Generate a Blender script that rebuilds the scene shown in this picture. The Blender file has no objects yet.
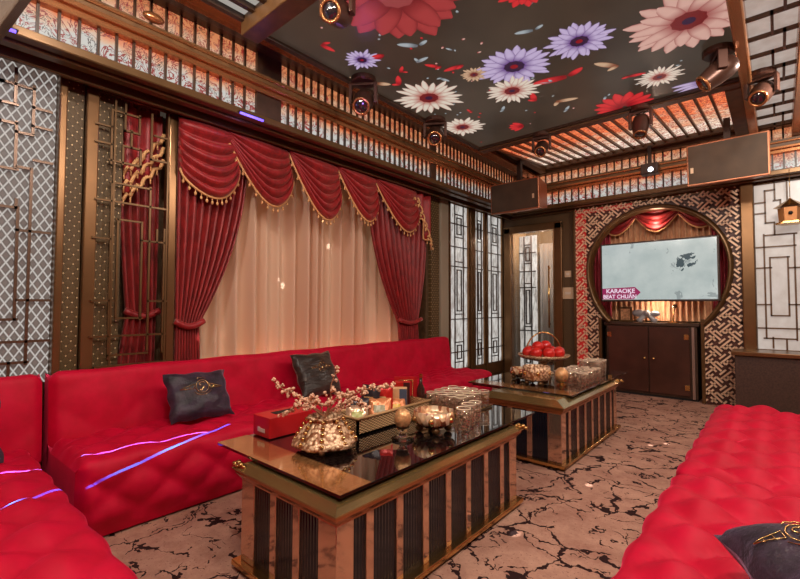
import bpy, math, random
from mathutils import Vector, Matrix
PI = math.pi
random.seed(7)
SC = bpy.context.scene
COL = SC.collection

# ------------------------------------------------------------------ camera
cam_d = bpy.data.cameras.new('camera'); cam = bpy.data.objects.new('camera', cam_d); COL.objects.link(cam)
cam_d.sensor_width = 36.0; cam_d.lens = 19.534; cam_d.clip_start = 0.02; cam_d.clip_end = 60
_r = Vector((0.75343312, 0.65752187, 0.00187858)); _u = Vector((0.02305031, -0.02926768, 0.9993058)); _f = Vector((-0.6571204, 0.75286679, 0.03720732))
cam.matrix_world = Matrix(((_r.x, _u.x, -_f.x, 0), (_r.y, _u.y, -_f.y, 0), (_r.z, _u.z, -_f.z, 1.25), (0, 0, 0, 1)))
SC.camera = cam

# ------------------------------------------------------------------ world, exposure
w = bpy.data.worlds.new('world'); SC.world = w; w.use_nodes = True
w.node_tree.nodes['Background'].inputs[0].default_value = (0.9, 0.7, 0.55, 1); w.node_tree.nodes['Background'].inputs[1].default_value = 0.05
SC.view_settings.view_transform = 'Standard'; SC.view_settings.look = 'None'
SC.view_settings.gamma = 1; SC.view_settings.use_curve_mapping = False
SC.view_settings.exposure = 0.0
SC.cycles.use_denoising = True
SC.cycles.max_bounces = 8; SC.cycles.transmission_bounces = 6; SC.cycles.glossy_bounces = 4
SC.cycles.sample_clamp_indirect = 4; SC.cycles.caustics_reflective = False; SC.cycles.caustics_refractive = False

def lamp(name, kind, loc, energy, col, aim=None, size=0.1, spot=60, blend=0.5):
    d = bpy.data.lights.new(name, kind); o = bpy.data.objects.new(name, d); COL.objects.link(o)
    o.location = loc; d.energy = energy; d.color = col
    if kind == 'AREA':
        d.shape = 'RECTANGLE'; d.size = size[0]; d.size_y = size[1]
    else: d.shadow_soft_size = size
    if kind == 'SPOT': d.spot_size = math.radians(spot); d.spot_blend = blend
    if aim is not None:
        o.rotation_euler = (Vector(aim) - Vector(loc)).to_track_quat('-Z', 'Y').to_euler()
    return o
WARM = (1.0, 0.88, 0.77)
# out-of-view ceiling lamps added to light the room (their rings are built below at the same places)
FILL_LAMPS = [(-1.9, 0.55, 3.23), (-0.7, 0.55, 3.23), (-2.6, -0.35, 3.23), (-1.1, -0.35, 3.23), (0.45, 1.2, 3.23), (0.45, 2.9, 3.23), (0.45, 4.6, 3.23)]
for i, p in enumerate(FILL_LAMPS):
    lamp('added_ceiling_fill', 'POINT', (p[0], p[1], p[2] - 0.10), (58, 66, 20, 50, 84, 88, 88)[i], WARM, size=0.06)

# ------------------------------------------------------------------ helpers
def lin(c):
    return tuple(((v / 255) / 12.92 if v / 255 <= 0.04045 else ((v / 255 + 0.055) / 1.055) ** 2.4) for v in c) + (1,)
class G:
    """a small node-graph helper"""
    def __init__(s, name):
        s.m = bpy.data.materials.new(name); s.m.use_nodes = True; s.t = s.m.node_tree; s.b = s.t.nodes['Principled BSDF']
        s.out = s.t.nodes['Material Output']
    def n(s, typ, **kw):
        x = s.t.nodes.new(typ)
        for k, v in kw.items(): setattr(x, k, v)
        return x
    def l(s, a, b): s.t.links.new(a, b)
    def sock(s, v, inp):
        if isinstance(v, bpy.types.NodeSocket): s.l(v, inp)
        else: inp.default_value = v
    def math(s, op, a, b=0.0, c=None):
        x = s.n('ShaderNodeMath', operation=op); s.sock(a, x.inputs[0]); s.sock(b, x.inputs[1])
        if c is not None: s.sock(c, x.inputs[2])
        return x.outputs[0]
    def obj(s): return s.n('ShaderNodeTexCoord').outputs['Object']
    def xyz(s, v):
        x = s.n('ShaderNodeSeparateXYZ'); s.l(v, x.inputs[0]); return x.outputs
    def map(s, v, scale=(1, 1, 1), rot=(0, 0, 0)):
        x = s.n('ShaderNodeMapping'); s.l(v, x.inputs[0]); x.inputs['Scale'].default_value = scale; x.inputs['Rotation'].default_value = rot; return x.outputs[0]
    def noise(s, v=None, scale=5, detail=3, rough=0.5, dist=0.0):
        x = s.n('ShaderNodeTexNoise'); x.inputs['Scale'].default_value = scale; x.inputs['Detail'].default_value = detail
        x.inputs['Roughness'].default_value = rough; x.inputs['Distortion'].default_value = dist
        if v is not None: s.l(v, x.inputs['Vector'])
        return x.outputs
    def ramp(s, f, stops, interp='LINEAR'):
        x = s.n('ShaderNodeValToRGB'); x.color_ramp.interpolation = interp; e = x.color_ramp.elements
        while len(e) < len(stops): e.new(0.5)
        for k, (p, c) in enumerate(stops): e[k].position = p; e[k].color = c
        s.l(f, x.inputs[0]); return x.outputs[0]
    def mix(s, f, a, b):
        x = s.n('ShaderNodeMix', data_type='RGBA'); s.sock(f, x.inputs[0]); s.sock(a, x.inputs[6]); s.sock(b, x.inputs[7]); return x.outputs[2]
    def bump(s, h, strength=0.3, dist=0.02):
        x = s.n('ShaderNodeBump'); x.inputs['Strength'].default_value = strength; x.inputs['Distance'].default_value = dist
        s.l(h, x.inputs['Height']); s.l(x.outputs[0], s.b.inputs['Normal']); return x
    def set(s, **kw):
        nm = dict(col='Base Color', rough='Roughness', metal='Metallic', ecol='Emission Color', estr='Emission Strength', spec='Specular IOR Level',
                  coat='Coat Weight', crough='Coat Roughness', sheen='Sheen Weight', srough='Sheen Roughness', stint='Sheen Tint', trans='Transmission Weight', ior='IOR', alpha='Alpha')
        for k, v in kw.items(): s.sock(v, s.b.inputs[nm[k]])
        return s
W4 = lambda v: (v, v, v, 1)
def simple(name, c, rough=0.5, metal=0.0, var=0.0, vscale=8, bumpv=0.0, bscale=40, **kw):
    g = G(name); c = lin(c)
    if var:
        f = g.noise(g.obj(), vscale, 4)[0]
        g.set(col=g.ramp(f, [(0.3, tuple(x * (1 - var) for x in c[:3]) + (1,)), (0.7, tuple(min(1, x * (1 + var)) for x in c[:3]) + (1,))]))
    else: g.set(col=c)
    g.set(rough=rough, metal=metal, **kw)
    if bumpv: g.bump(g.noise(g.obj(), bscale, 3)[0], bumpv, 0.01)
    return g.m

def tag(o, label=None, cat=None, group=None, kind=None):
    if label: o['label'] = label
    if cat: o['category'] = cat
    if group: o['group'] = group
    if kind: o['kind'] = kind
    return o
def thing(name, loc, label, cat, group=None, rz=0.0, rot=None):
    o = bpy.data.objects.new(name, None); COL.objects.link(o); o.empty_display_size = 0.1
    o.location = loc; o.rotation_euler = rot if rot else (0, 0, rz)
    return tag(o, label, cat, group)
class MB:
    def __init__(s): s.v = []; s.f = []; s.mi = []; s.uv = []; s.sm = []; s.cur = 0; s.smooth = False
    def add(s, vs, fs, uvs=None, smooth=None):
        k = len(s.v); s.v += [tuple(p) for p in vs]
        for i, f in enumerate(fs):
            s.f.append(tuple(a + k for a in f)); s.mi.append(s.cur); s.sm.append(s.smooth if smooth is None else smooth)
            s.uv.append([uvs[a] for a in f] if uvs else [(0, 0)] * len(f))
        return s
    def bx(s, x0, x1, y0, y1, z0, z1):
        vs = [(x, y, z) for x in (x0, x1) for y in (y0, y1) for z in (z0, z1)]
        return s.add(vs, [(0, 1, 3, 2), (4, 6, 7, 5), (0, 4, 5, 1), (2, 3, 7, 6), (0, 2, 6, 4), (1, 5, 7, 3)], smooth=False)
    def beam(s, p, q, w, h, up=(0, 0, 1)):
        p = Vector(p); q = Vector(q); d = (q - p).normalized(); up = Vector(up)
        a = d.cross(up)
        if a.length < 1e-4: a = d.cross(Vector((1, 0, 0)))
        a.normalize(); b = a.cross(d).normalized()
        vs = [c + a * (w / 2 * i) + b * (h / 2 * j) for c in (p, q) for i, j in ((-1, -1), (1, -1), (1, 1), (-1, 1))]
        return s.add(vs, [(0, 1, 2, 3), (7, 6, 5, 4), (0, 4, 5, 1), (1, 5, 6, 2), (2, 6, 7, 3), (3, 7, 4, 0)], smooth=False)
    def tube(s, pts, r, n=8, caps=True):
        pts = [Vector(p) for p in pts]; rings = []
        R = r if isinstance(r, (list, tuple)) else [r] * len(pts)
        a = None
        for i, p in enumerate(pts):
            d = (pts[min(i + 1, len(pts) - 1)] - pts[max(i - 1, 0)]).normalized()
            if a is None:
                a = d.cross(Vector((0, 0, 1)))
                if a.length < 1e-3: a = d.cross(Vector((1, 0, 0)))
            a = (a - d * a.dot(d)).normalized(); b = d.cross(a)
            rings.append([p + (a * math.cos(2 * PI * k / n) + b * math.sin(2 * PI * k / n)) * R[i] for k in range(n)])
        vs = [v for rg in rings for v in rg]; fs = []
        for i in range(len(pts) - 1):
            for k in range(n):
                k2 = (k + 1) % n; fs.append((i * n + k, i * n + k2, (i + 1) * n + k2, (i + 1) * n + k))
        if caps: fs.append(tuple(range(n - 1, -1, -1))); fs.append(tuple((len(pts) - 1) * n + k for k in range(n)))
        return s.add(vs, fs, smooth=True)
    def lathe(s, prof, c=(0, 0, 0), n=24, fn=None):
        vs = []; fs = []
        for (r, z) in prof:
            for k in range(n):
                a = 2 * PI * k / n; rr = r * (fn(a, z) if fn else 1)
                vs.append((c[0] + rr * math.cos(a), c[1] + rr * math.sin(a), c[2] + z))
        for i in range(len(prof) - 1):
            for k in range(n):
                k2 = (k + 1) % n; fs.append((i * n + k, i * n + k2, (i + 1) * n + k2, (i + 1) * n + k))
        if prof[0][0] > 1e-5: fs.append(tuple(range(n - 1, -1, -1)))
        if prof[-1][0] > 1e-5: fs.append(tuple((len(prof) - 1) * n + k for k in range(n)))
        return s.add(vs, fs, smooth=s.smooth)
    def grid(s, fn, nu, nv, smooth=True):
        vs = []; uv = []
        for i in range(nu + 1):
            for j in range(nv + 1):
                vs.append(fn(i / nu, j / nv)); uv.append((i / nu, j / nv))
        m = nv + 1
        return s.add(vs, [(i * m + j, (i + 1) * m + j, (i + 1) * m + j + 1, i * m + j + 1) for i in range(nu) for j in range(nv)], uv, smooth)
    def prism(s, poly, fn, d0, d1):
        """poly: 2-D outline; fn(a, b, d) -> point; extruded between depths d0 and d1"""
        n = len(poly); vs = [fn(a, b, d0) for a, b in poly] + [fn(a, b, d1) for a, b in poly]
        fs = [tuple(range(n - 1, -1, -1)), tuple(range(n, 2 * n))] + [(i, (i + 1) % n, (i + 1) % n + n, i + n) for i in range(n)]
        return s.add(vs, fs, smooth=False)
    def ball(s, c, r, sc=(1, 1, 1), n=12, m=8):
        vs = [(c[0], c[1], c[2] + r * sc[2])]; fs = []
        for i in range(1, m):
            t = PI * i / m
            for k in range(n):
                a = 2 * PI * k / n
                vs.append((c[0] + r * sc[0] * math.sin(t) * math.cos(a), c[1] + r * sc[1] * math.sin(t) * math.sin(a), c[2] + r * sc[2] * math.cos(t)))
        vs.append((c[0], c[1], c[2] - r * sc[2])); L = len(vs) - 1
        for k in range(n):
            k2 = (k + 1) % n; fs.append((0, 1 + k, 1 + k2)); fs.append((L, L - n + k2, L - n + k))
            for i in range(m - 2): fs.append((1 + i * n + k, 1 + (i + 1) * n + k, 1 + (i + 1) * n + k2, 1 + i * n + k2))
        return s.add(vs, fs, smooth=True)
    def build(s, name, mats, parent=None, local=True, bevel=0.0, solid=0.0, label=None, sub=0):
        """points are in world axes; with a parent they are stored relative to the parent's (unrotated) place when local is False"""
        off = Vector((0, 0, 0))
        if parent is not None and not local:
            p = parent
            while p is not None: off += p.location; p = p.parent
        me = bpy.data.meshes.new(name); me.from_pydata([tuple(Vector(p) - off) for p in s.v], [], s.f)
        if not isinstance(mats, (list, tuple)): mats = [mats]
        for m in mats: me.materials.append(m)
        for i, p in enumerate(me.polygons): p.material_index = s.mi[i]; p.use_smooth = s.sm[i]
        ul = me.uv_layers.new(name='uv').data; k = 0
        for f in s.uv:
            for q in f: ul[k].uv = q; k += 1
        me.validate(); me.update()
        o = bpy.data.objects.new(name, me); COL.objects.link(o)
        if parent is not None: o.parent = parent
        if solid: md = o.modifiers.new('thickness', 'SOLIDIFY'); md.thickness = solid; md.offset = 0
        if bevel: md = o.modifiers.new('bevel', 'BEVEL'); md.width = bevel; md.segments = 2; md.limit_method = 'ANGLE'; md.angle_limit = 0.7
        if sub: md = o.modifiers.new('sub', 'SUBSURF'); md.levels = sub; md.render_levels = sub
        if label: o['label'] = label
        return o
def copy_tree(o, parent=None):
    c = o.copy(); COL.objects.link(c)
    if parent is not None: c.parent = parent
    for ch in list(o.children): copy_tree(ch, c)
    return c
def struct(name, mb, mats, **kw):
    o = mb.build(name, mats, **kw); o['kind'] = 'structure'; return o

# ------------------------------------------------------------------ materials
M = {}
M['bronze'] = simple('bronze', (124, 90, 58), 0.28, 0.65, var=0.12, vscale=5)
M['dark_bronze'] = simple('dark_bronze', (104, 76, 46), 0.32, 0.5, var=0.15, vscale=6)
M['copper'] = simple('copper', (186, 124, 80), 0.24, 0.75)
M['rose_mirror'] = simple('rose_mirror', (218, 178, 152), 0.09, 0.85, var=0.06, vscale=6)
M['gold'] = simple('gold', (214, 172, 110), 0.25, 1.0)
M['olive_gold'] = simple('olive_gold', (170, 142, 92), 0.18, 0.8, var=0.1, vscale=4)
M['ornate_gold'] = None
M['wood'] = simple('brown_wood', (104, 72, 42), 0.42, 0.0, var=0.25, vscale=14)
M['dark_wood'] = simple('dark_wood', (66, 45, 32), 0.35, 0.0, var=0.3, vscale=10)
M['black_metal'] = simple('black_metal', (60, 46, 40), 0.4, 0.3)
M['black'] = simple('matt_black', (20, 17, 18), 0.6)
M['chrome'] = simple('chrome', (210, 205, 200), 0.15, 1.0)
M['white'] = simple('white_plastic', (220, 205, 190), 0.4)
M['cream'] = simple('cream_plastic', (216, 186, 152), 0.45)
M['fringe'] = simple('gold_fringe', (222, 168, 112), 0.7)
M['lace_dark'] = simple('dark_screen_metal', (96, 72, 56), 0.35, 0.4)
g = G('cut_crystal'); v_ = g.n('ShaderNodeTexVoronoi'); v_.inputs['Scale'].default_value = 90; g.l(g.obj(), v_.inputs['Vector'])
g.set(col=lin((250, 214, 184)), rough=0.08, metal=0.75, ior=1.4, coat=1.0); lw_ = g.n('ShaderNodeLayerWeight'); lw_.inputs[0].default_value = 0.45; g.set(alpha=g.math('ADD', g.math('MULTIPLY', g.math('POWER', lw_.outputs['Facing'], 1.5), 0.8), g.math('MULTIPLY', g.math('GREATER_THAN', g.xyz(v_.outputs['Color'])[0], 0.7), 0.4))); g.bump(v_.outputs['Distance'], 0.6, 0.006); M['crystal'] = g.m
g = G('glass'); g.set(col=(1, 0.97, 0.94, 1), rough=0.02, trans=1.0, ior=1.45); M['glass'] = g.m
g = G('black_glass'); g.set(col=lin((22, 16, 15)), rough=0.04, spec=0.9, coat=1.0, crough=0.02); M['black_glass'] = g.m
g = G('fluted_black_glass'); o_ = g.xyz(g.obj()); s_ = g.math('SINE', g.math('MULTIPLY', g.math('ADD', o_[0], o_[1]), 330.0))
g.set(col=lin((14, 20, 30)), rough=0.12, spec=0.5); g.bump(s_, 0.35, 0.003); M['fluted'] = g.m
g = G('copper_glass'); n_ = g.noise(g.map(g.obj(), (60, 6, 6)), 3, 3)[0]
g.set(col=g.ramp(n_, [(0.3, lin((188, 128, 78))), (0.7, lin((228, 172, 112)))]), rough=0.14, metal=0.75, coat=0.6); M['copper_glass'] = g.m

g = G('ornate_gold'); v_ = g.n('ShaderNodeTexVoronoi'); v_.inputs['Scale'].default_value = 55; g.l(g.obj(), v_.inputs['Vector'])
g.set(col=g.ramp(v_.outputs['Distance'], [(0.42, lin((240, 202, 162))), (0.68, lin((150, 96, 60)))]), rough=0.35, metal=0.25); g.bump(g.math('SUBTRACT', 1.0, v_.outputs['Distance']), 0.5, 0.008); M['ornate_gold'] = g.m
def velvet(name, c0, c1):
    g = G(name); n1 = g.noise(g.obj(), 7, 3, 0.6)[0]
    g.set(col=g.ramp(n1, [(0.32, lin(c0)), (0.68, lin(c1))]), rough=0.62, sheen=0.8, srough=0.3, stint=(1, 0.06, 0.16, 1), spec=0.25)
    g.bump(g.noise(g.obj(), 260, 2)[0], 0.12, 0.003); return g.m
M['velvet'] = velvet('crimson_velvet', (186, 2, 40), (208, 3, 52))
M['velvet_button'] = simple('velvet_button', (150, 5, 24), 0.6)
def drape_mat(name, c0, c1, sc=5):
    g = G(name); n1 = g.noise(g.map(g.obj(), (1, 1, 0.35)), 22, 4, 0.6, 0.6)[0]
    g.set(col=g.ramp(n1, [(0.35, lin(c0)), (0.65, lin(c1))]), rough=0.5, sheen=0.3, stint=(1, 0.5, 0.4, 1)); return g.m
M['drape'] = drape_mat('damask_red_fabric', (112, 16, 20), (156, 32, 34))
M['swag'] = drape_mat('red_swag_fabric', (126, 16, 22), (164, 30, 34))
# sheer: lets the lamp behind it through
g = G('sheer_voile'); g.set(col=lin((236, 204, 178)), rough=0.8)
tr = g.n('ShaderNodeBsdfTranslucent'); tr.inputs[0].default_value = lin((240, 196, 160)); mx = g.n('ShaderNodeMixShader'); mx.inputs[0].default_value = 0.30
g.l(g.b.outputs[0], mx.inputs[1]); g.l(tr.outputs[0], mx.inputs[2]); g.l(mx.outputs[0], g.out.inputs[0]); M['sheer'] = g.m

# studded quilted leather
def studded(name, c, stud, s=0.052, ax=(1, 2)):
    g = G(name); o = g.xyz(g.obj()); a = g.math('DIVIDE', o[ax[0]], s); b = g.math('DIVIDE', o[ax[1]], s * 1.25)
    p = g.math('ADD', a, b); q = g.math('SUBTRACT', a, b)
    fp = g.math('ABSOLUTE', g.math('SUBTRACT', g.math('FRACT', g.math('ADD', p, 50.0)), 0.5)); fq = g.math('ABSOLUTE', g.math('SUBTRACT', g.math('FRACT', g.math('ADD', q, 50.0)), 0.5))
    # fp, fq are 0.5 on the seams; studs where both are
    mn = g.math('MINIMUM', fp, fq); st = g.math('GREATER_THAN', mn, 0.40); mxx = g.math('MAXIMUM', fp, fq); seam = g.math('GREATER_THAN', mxx, 0.465)
    base = g.mix(seam, lin(c), lin(tuple(v * 0.72 for v in c)))
    g.set(col=g.mix(st, base, lin(stud)), rough=0.5, spec=0.3); g.set(metal=g.math('MULTIPLY', st, 0.2))
    h = g.math('SUBTRACT', 1.0, g.math('MULTIPLY', mxx, mxx)); g.bump(g.math('ADD', h, g.math('MULTIPLY', st, 0.4)), 0.35, 0.01); return g.m
M['studded'] = studded('studded_brown_leather', (92, 72, 44), (216, 186, 140))
M['studded_far'] = studded('dotted_brown_wallcovering', (92, 70, 46), (150, 118, 80), 0.035, (0, 2))
M['wall'] = simple('brown_wallcovering', (92, 70, 46), 0.6, var=0.2, vscale=20, bumpv=0.3, bscale=60)

# carpet: warm tan with dark broken crackle lines
g = G('crackle_carpet'); co = g.obj(); wv = g.noise(co, 3.2, 4, 0.6)
add = g.n('ShaderNodeVectorMath', operation='MULTIPLY_ADD'); g.l(wv[1], add.inputs[0]); add.inputs[1].default_value = (0.42, 0.42, 0); g.l(co, add.inputs[2])
wv2 = g.noise(co, 22, 3, 0.6); add2 = g.n('ShaderNodeVectorMath', operation='MULTIPLY_ADD'); g.l(wv2[1], add2.inputs[0]); add2.inputs[1].default_value = (0.05, 0.05, 0); g.l(add.outputs[0], add2.inputs[2])
def crack(scale, rot, th, msk, mscale, stretch=(1, 1, 1)):
    v = g.n('ShaderNodeTexVoronoi', feature='DISTANCE_TO_EDGE', voronoi_dimensions='2D'); v.inputs['Scale'].default_value = scale
    g.l(g.map(add2.outputs[0], stretch, (0, 0, rot)), v.inputs['Vector'])
    wd = g.noise(co, 9, 2)[0]; t = g.math('MULTIPLY', g.math('POWER', wd, 2.2), th * 4)
    c = g.math('LESS_THAN', v.outputs['Distance'], t); m_ = g.math('GREATER_THAN', g.noise(g.map(co, (1, 1, 1), (0, 0, rot)), mscale, 2)[0], msk)
    return g.math('MULTIPLY', c, m_)
ck = g.math('MAXIMUM', crack(2.2, 0.5, 0.030, 0.44, 3.2, (1.5, 0.8, 1)), g.math('MAXIMUM', crack(3.8, 1.4, 0.034, 0.49, 4.0, (0.6, 1.6, 1)), crack(7.0, 0.2, 0.036, 0.56, 6)))
sp = g.math('GREATER_THAN', g.noise(co, 70, 2)[0], 0.66)
bs = g.ramp(g.noise(co, 3.5, 6, 0.75)[0], [(0.3, lin((158, 110, 94))), (0.7, lin((212, 166, 142)))])
bs = g.mix(g.math('MULTIPLY', g.noise(co, 45, 3)[0], 0.35), bs, lin((140, 96, 82))); bs = g.mix(g.math('MULTIPLY', sp, 0.5), bs, lin((90, 52, 42)))
g.set(col=g.mix(ck, bs, lin((44, 20, 20))), rough=0.85, spec=0.2); g.bump(g.noise(co, 200, 2)[0], 0.4, 0.006); M['carpet'] = g.m

# backlit marble sheets of the cornice (they glow from the lamps behind them)
def backlit(name, axis, v0, v1, strength, warm=0.5, lo=(206, 204, 198), hi=(232, 128, 78), vein=(150, 40, 34), scale=7.0):
    g = G(name); co = g.obj(); o = g.xyz(co); t = g.math('DIVIDE', g.math('SUBTRACT', o[axis], v0), v1 - v0)
    n1 = g.noise(co, scale, 5, 0.6, 0.8)[0]; t2 = g.math('ADD', t, g.math('MULTIPLY', g.math('SUBTRACT', n1, 0.5), 1.1))
    c = g.ramp(t2, [(warm - 0.22, lin(lo)), (warm + 0.02, lin((226, 180, 146))), (warm + 0.3, lin(hi))])
    n2 = g.noise(co, scale * 1.7, 4, 0.6, 1.6)[0]; ve = g.math('LESS_THAN', g.math('ABSOLUTE', g.math('SUBTRACT', n2, 0.52)), 0.024)
    g_ = g.math('LESS_THAN', g.math('ABSOLUTE', g.math('SUBTRACT', n2, 0.44)), 0.010)
    c = g.mix(ve, c, lin(vein)); c = g.mix(g_, c, lin((60, 36, 34)))
    g.set(col=W4(0.05), rough=0.25, ecol=c, estr=strength); return g.m
M['frieze_low'] = backlit('backlit_marble_low', 2, 2.815, 3.005, 0.85, 0.70, scale=4.6)
M['frieze_up'] = backlit('backlit_marble_up', 2, 3.15, 3.37, 0.85, 0.25, lo=(236, 160, 108), hi=(222, 140, 92))
M['slat_light'] = backlit('backlit_marble_ceiling', 1, 4.9, 6.45, 1.1, 0.55, lo=(236, 120, 72), hi=(244, 224, 204), scale=4.5)
g = G('grey_lit_panel'); g.set(col=W4(0.1), rough=0.3, ecol=lin((176, 172, 164)), estr=0.8); M['grey_lit'] = g.m

# patterned lit glass: bevelled diamond lattice behind the near screen
g = G('diamond_glass'); o = g.xyz(g.obj()); a = g.math('DIVIDE', o[1], 0.052); b = g.math('DIVIDE', o[2], 0.085)
p = g.math('ADD', a, b); q = g.math('SUBTRACT', a, b)
fp = g.math('ABSOLUTE', g.math('SUBTRACT', g.math('FRACT', g.math('ADD', p, 60.0)), 0.5)); fq = g.math('ABSOLUTE', g.math('SUBTRACT', g.math('FRACT', g.math('ADD', q, 60.0)), 0.5))
mx_ = g.math('MAXIMUM', fp, fq); line = g.ramp(mx_, [(0.20, lin((120, 104, 96))), (0.30, lin((84, 70, 64))), (0.40, lin((150, 138, 130))), (0.45, lin((236, 232, 226)))])
g.set(col=W4(0.1), rough=0.55, spec=0.2, ecol=line, estr=0.55); M['diamond_glass'] = g.m
g = G('lit_frosted_glass'); n_ = g.noise(g.map(g.obj(), (1, 1, 0.7)), 9, 4, 0.6)[0]
g.set(col=W4(0.3), rough=0.3, ecol=g.ramp(n_, [(0.3, lin((206, 186, 172))), (0.7, lin((236, 222, 212)))]), estr=0.50); M['lit_white'] = g.m
g = G('lit_rippled_glass'); n_ = g.noise(g.map(g.obj(), (6, 6, 1.2)), 4, 5, 0.7, 1.0)[0]
g.set(col=W4(0.2), rough=0.2, ecol=g.ramp(n_, [(0.36, lin((120, 110, 104))), (0.5, lin((210, 206, 200))), (0.7, lin((250, 250, 248)))]), estr=0.75); M['lit_ripple'] = g.m
# ------------------------------------------------------------------ setting
mb = MB(); mb.bx(-4.0, 1.15, -0.95, 7.7, -0.12, 0.0); struct('floor', mb, M['carpet'])
mb = MB(); mb.bx(-4.0, 1.15, -0.95, 7.7, 3.75, 3.85); struct('ceiling', mb, M['dark_wood'])
mb = MB(); mb.bx(-3.78, -3.65, -0.95, 1.03, 0, 3.75); mb.bx(-3.78, -3.65, 4.72, 6.95, 0, 3.75); mb.bx(-3.78, -3.65, 1.03, 4.72, 2.86, 3.75)
mb.bx(-4.0, -3.95, 1.03, 4.72, 0, 2.86); mb.bx(-3.95, -3.78, 0.98, 1.03, 0, 2.86); mb.bx(-3.95, -3.78, 4.72, 4.77, 0, 2.86)
struct('wall_left', mb, M['wall'])
mb = MB(); mb.bx(-3.65, -3.46, 6.85, 6.95, 0, 3.75); mb.bx(-3.46, -2.66, 6.85, 6.95, 2.52, 3.75); mb.bx(-2.66, -2.25, 6.85, 6.95, 0, 3.75)
mb.bx(-2.25, -0.36, 6.85, 6.95, 2.76, 3.75); mb.bx(-0.36, 1.15, 6.85, 6.95, 0, 3.75)
mb.bx(-2.25, -0.36, 7.25, 7.32, 0, 2.76); mb.bx(-2.30, -2.25, 6.95, 7.32, 0, 2.76); mb.bx(-0.36, -0.31, 6.95, 7.32, 0, 2.76)
mb.bx(-3.6, -2.5, 7.62, 7.69, 0, 2.7); mb.bx(-3.6, -3.53, 6.95, 7.62, 0, 2.7); mb.bx(-2.55, -2.48, 6.95, 7.62, 0, 2.7); mb.bx(-3.6, -2.48, 6.95, 7.69, 2.6, 2.7)
struct('wall_back', mb, M['studded_far'])
mb = MB(); mb.bx(1.05, 1.15, -0.95, 6.95, 0, 3.75); struct('wall_right', mb, M['wall'])
mb = MB(); mb.bx(-3.78, 1.15, -0.95, -0.85, 0, 3.75); struct('wall_front', mb, M['wall'])

# cornice: mouldings swept along the left wall and round onto the far wall (e = how far they stand out of the frieze plane)
XL, YF = -3.22, 6.60
def sweep(prof, y0=-0.85, x1=1.05, mbx=None):
    mb = mbx or MB(); n = len(prof); vs = []
    for (e, z) in prof: vs.append((XL + e, y0, z))
    for (e, z) in prof: vs.append((XL + e, YF - e, z))
    for (e, z) in prof: vs.append((x1, YF - e, z))
    fs = [(k * n + i, k * n + (i + 1) % n, (k + 1) * n + (i + 1) % n, (k + 1) * n + i) for k in range(2) for i in range(n)]
    fs += [tuple(range(n)), tuple(range(3 * n - 1, 2 * n - 1, -1))]
    return mb.add(vs, fs, smooth=False)
def lip(z0, z1, e0, e1): return [(e0, z0), (e1, z0), (e1, z1), (e0, z1)]
# soffit under the cornice, reaching back to the walls
mb = MB(); mb.bx(-3.65, XL + 0.0, -0.85, 6.85, 2.79, 2.83); mb.bx(XL, 1.05, YF, 6.85, 2.79, 2.83)
struct('trim_1', mb, M['wood'])
mb = sweep(lip(2.76, 2.815, -0.03, 0.05)); sweep(lip(2.745, 2.79, -0.12, -0.04), mbx=mb); sweep(lip(2.72, 2.79, -0.24, -0.20), mbx=mb)
struct('trim_2', mb, M['dark_bronze'], bevel=0.006)
mb = sweep(lip(3.005, 3.045, -0.02, 0.05)); sweep(lip(3.045, 3.075, -0.02, 0.085), mbx=mb); sweep(lip(3.115, 3.135, -0.02, 0.075), mbx=mb)
struct('trim_3', mb, M['copper'], bevel=0.005)
mb = sweep(lip(3.075, 3.115, -0.02, 0.06)); sweep(lip(3.135, 3.165, -0.02, 0.045), mbx=mb)
struct('trim_4', mb, M['wood'], bevel=0.004)
# moulding between the upper frieze and the ceiling screen
mb = MB()
for (xa, za, xb, zb) in ((-3.24, 3.35, -3.12, 3.39), (-3.12, 3.33, -3.02, 3.37)):
    mb.bx(xa, xb, -0.85, 6.6, za, zb)
struct('trim_5', mb, M['dark_wood'], bevel=0.005)
mb = MB(); mb.bx(-3.02, -2.93, -0.85, 6.6, 3.30, 3.36); mb.bx(-2.93, -2.83, -0.85, 6.6, 3.275, 3.32); struct('trim_6', mb, M['copper'], bevel=0.006)
mb = MB(); mb.bx(-2.83, -0.21, 1.52, 1.66, 3.16, 3.30); mb.bx(-2.83, -0.21, 4.77, 4.88, 3.21, 3.32); struct('trim_7', mb, M['wood'], bevel=0.008)
mb = MB(); mb.bx(-0.21, -0.13, -0.85, 6.6, 3.17, 3.36); mb.bx(0.15, 0.23, -0.85, 6.6, 3.17, 3.36); struct('trim_8', mb, M['copper'], bevel=0.01)
mb = MB(); mb.bx(-2.83, -0.13, -0.85, -0.7, 3.2, 3.36); mb.bx(-2.83, 1.05, -0.85, 6.6, 3.62, 3.66); struct('trim_9', mb, M['dark_wood'])
mb = MB(); mb.bx(-2.72, -0.21, 6.42, 6.5, 3.34, 3.42); mb.bx(-2.75, -2.66, 4.88, 6.46, 3.30, 3.40); mb.bx(-0.33, -0.21, 4.88, 6.46, 3.20, 3.40)
mb.bx(-3.22, 1.05, 6.5, 6.6, 3.30, 3.62); mb.bx(-3.24, -3.2, -0.85, 6.6, 3.37, 3.66); struct('trim_10', mb, M['wood'], bevel=0.006)

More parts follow.
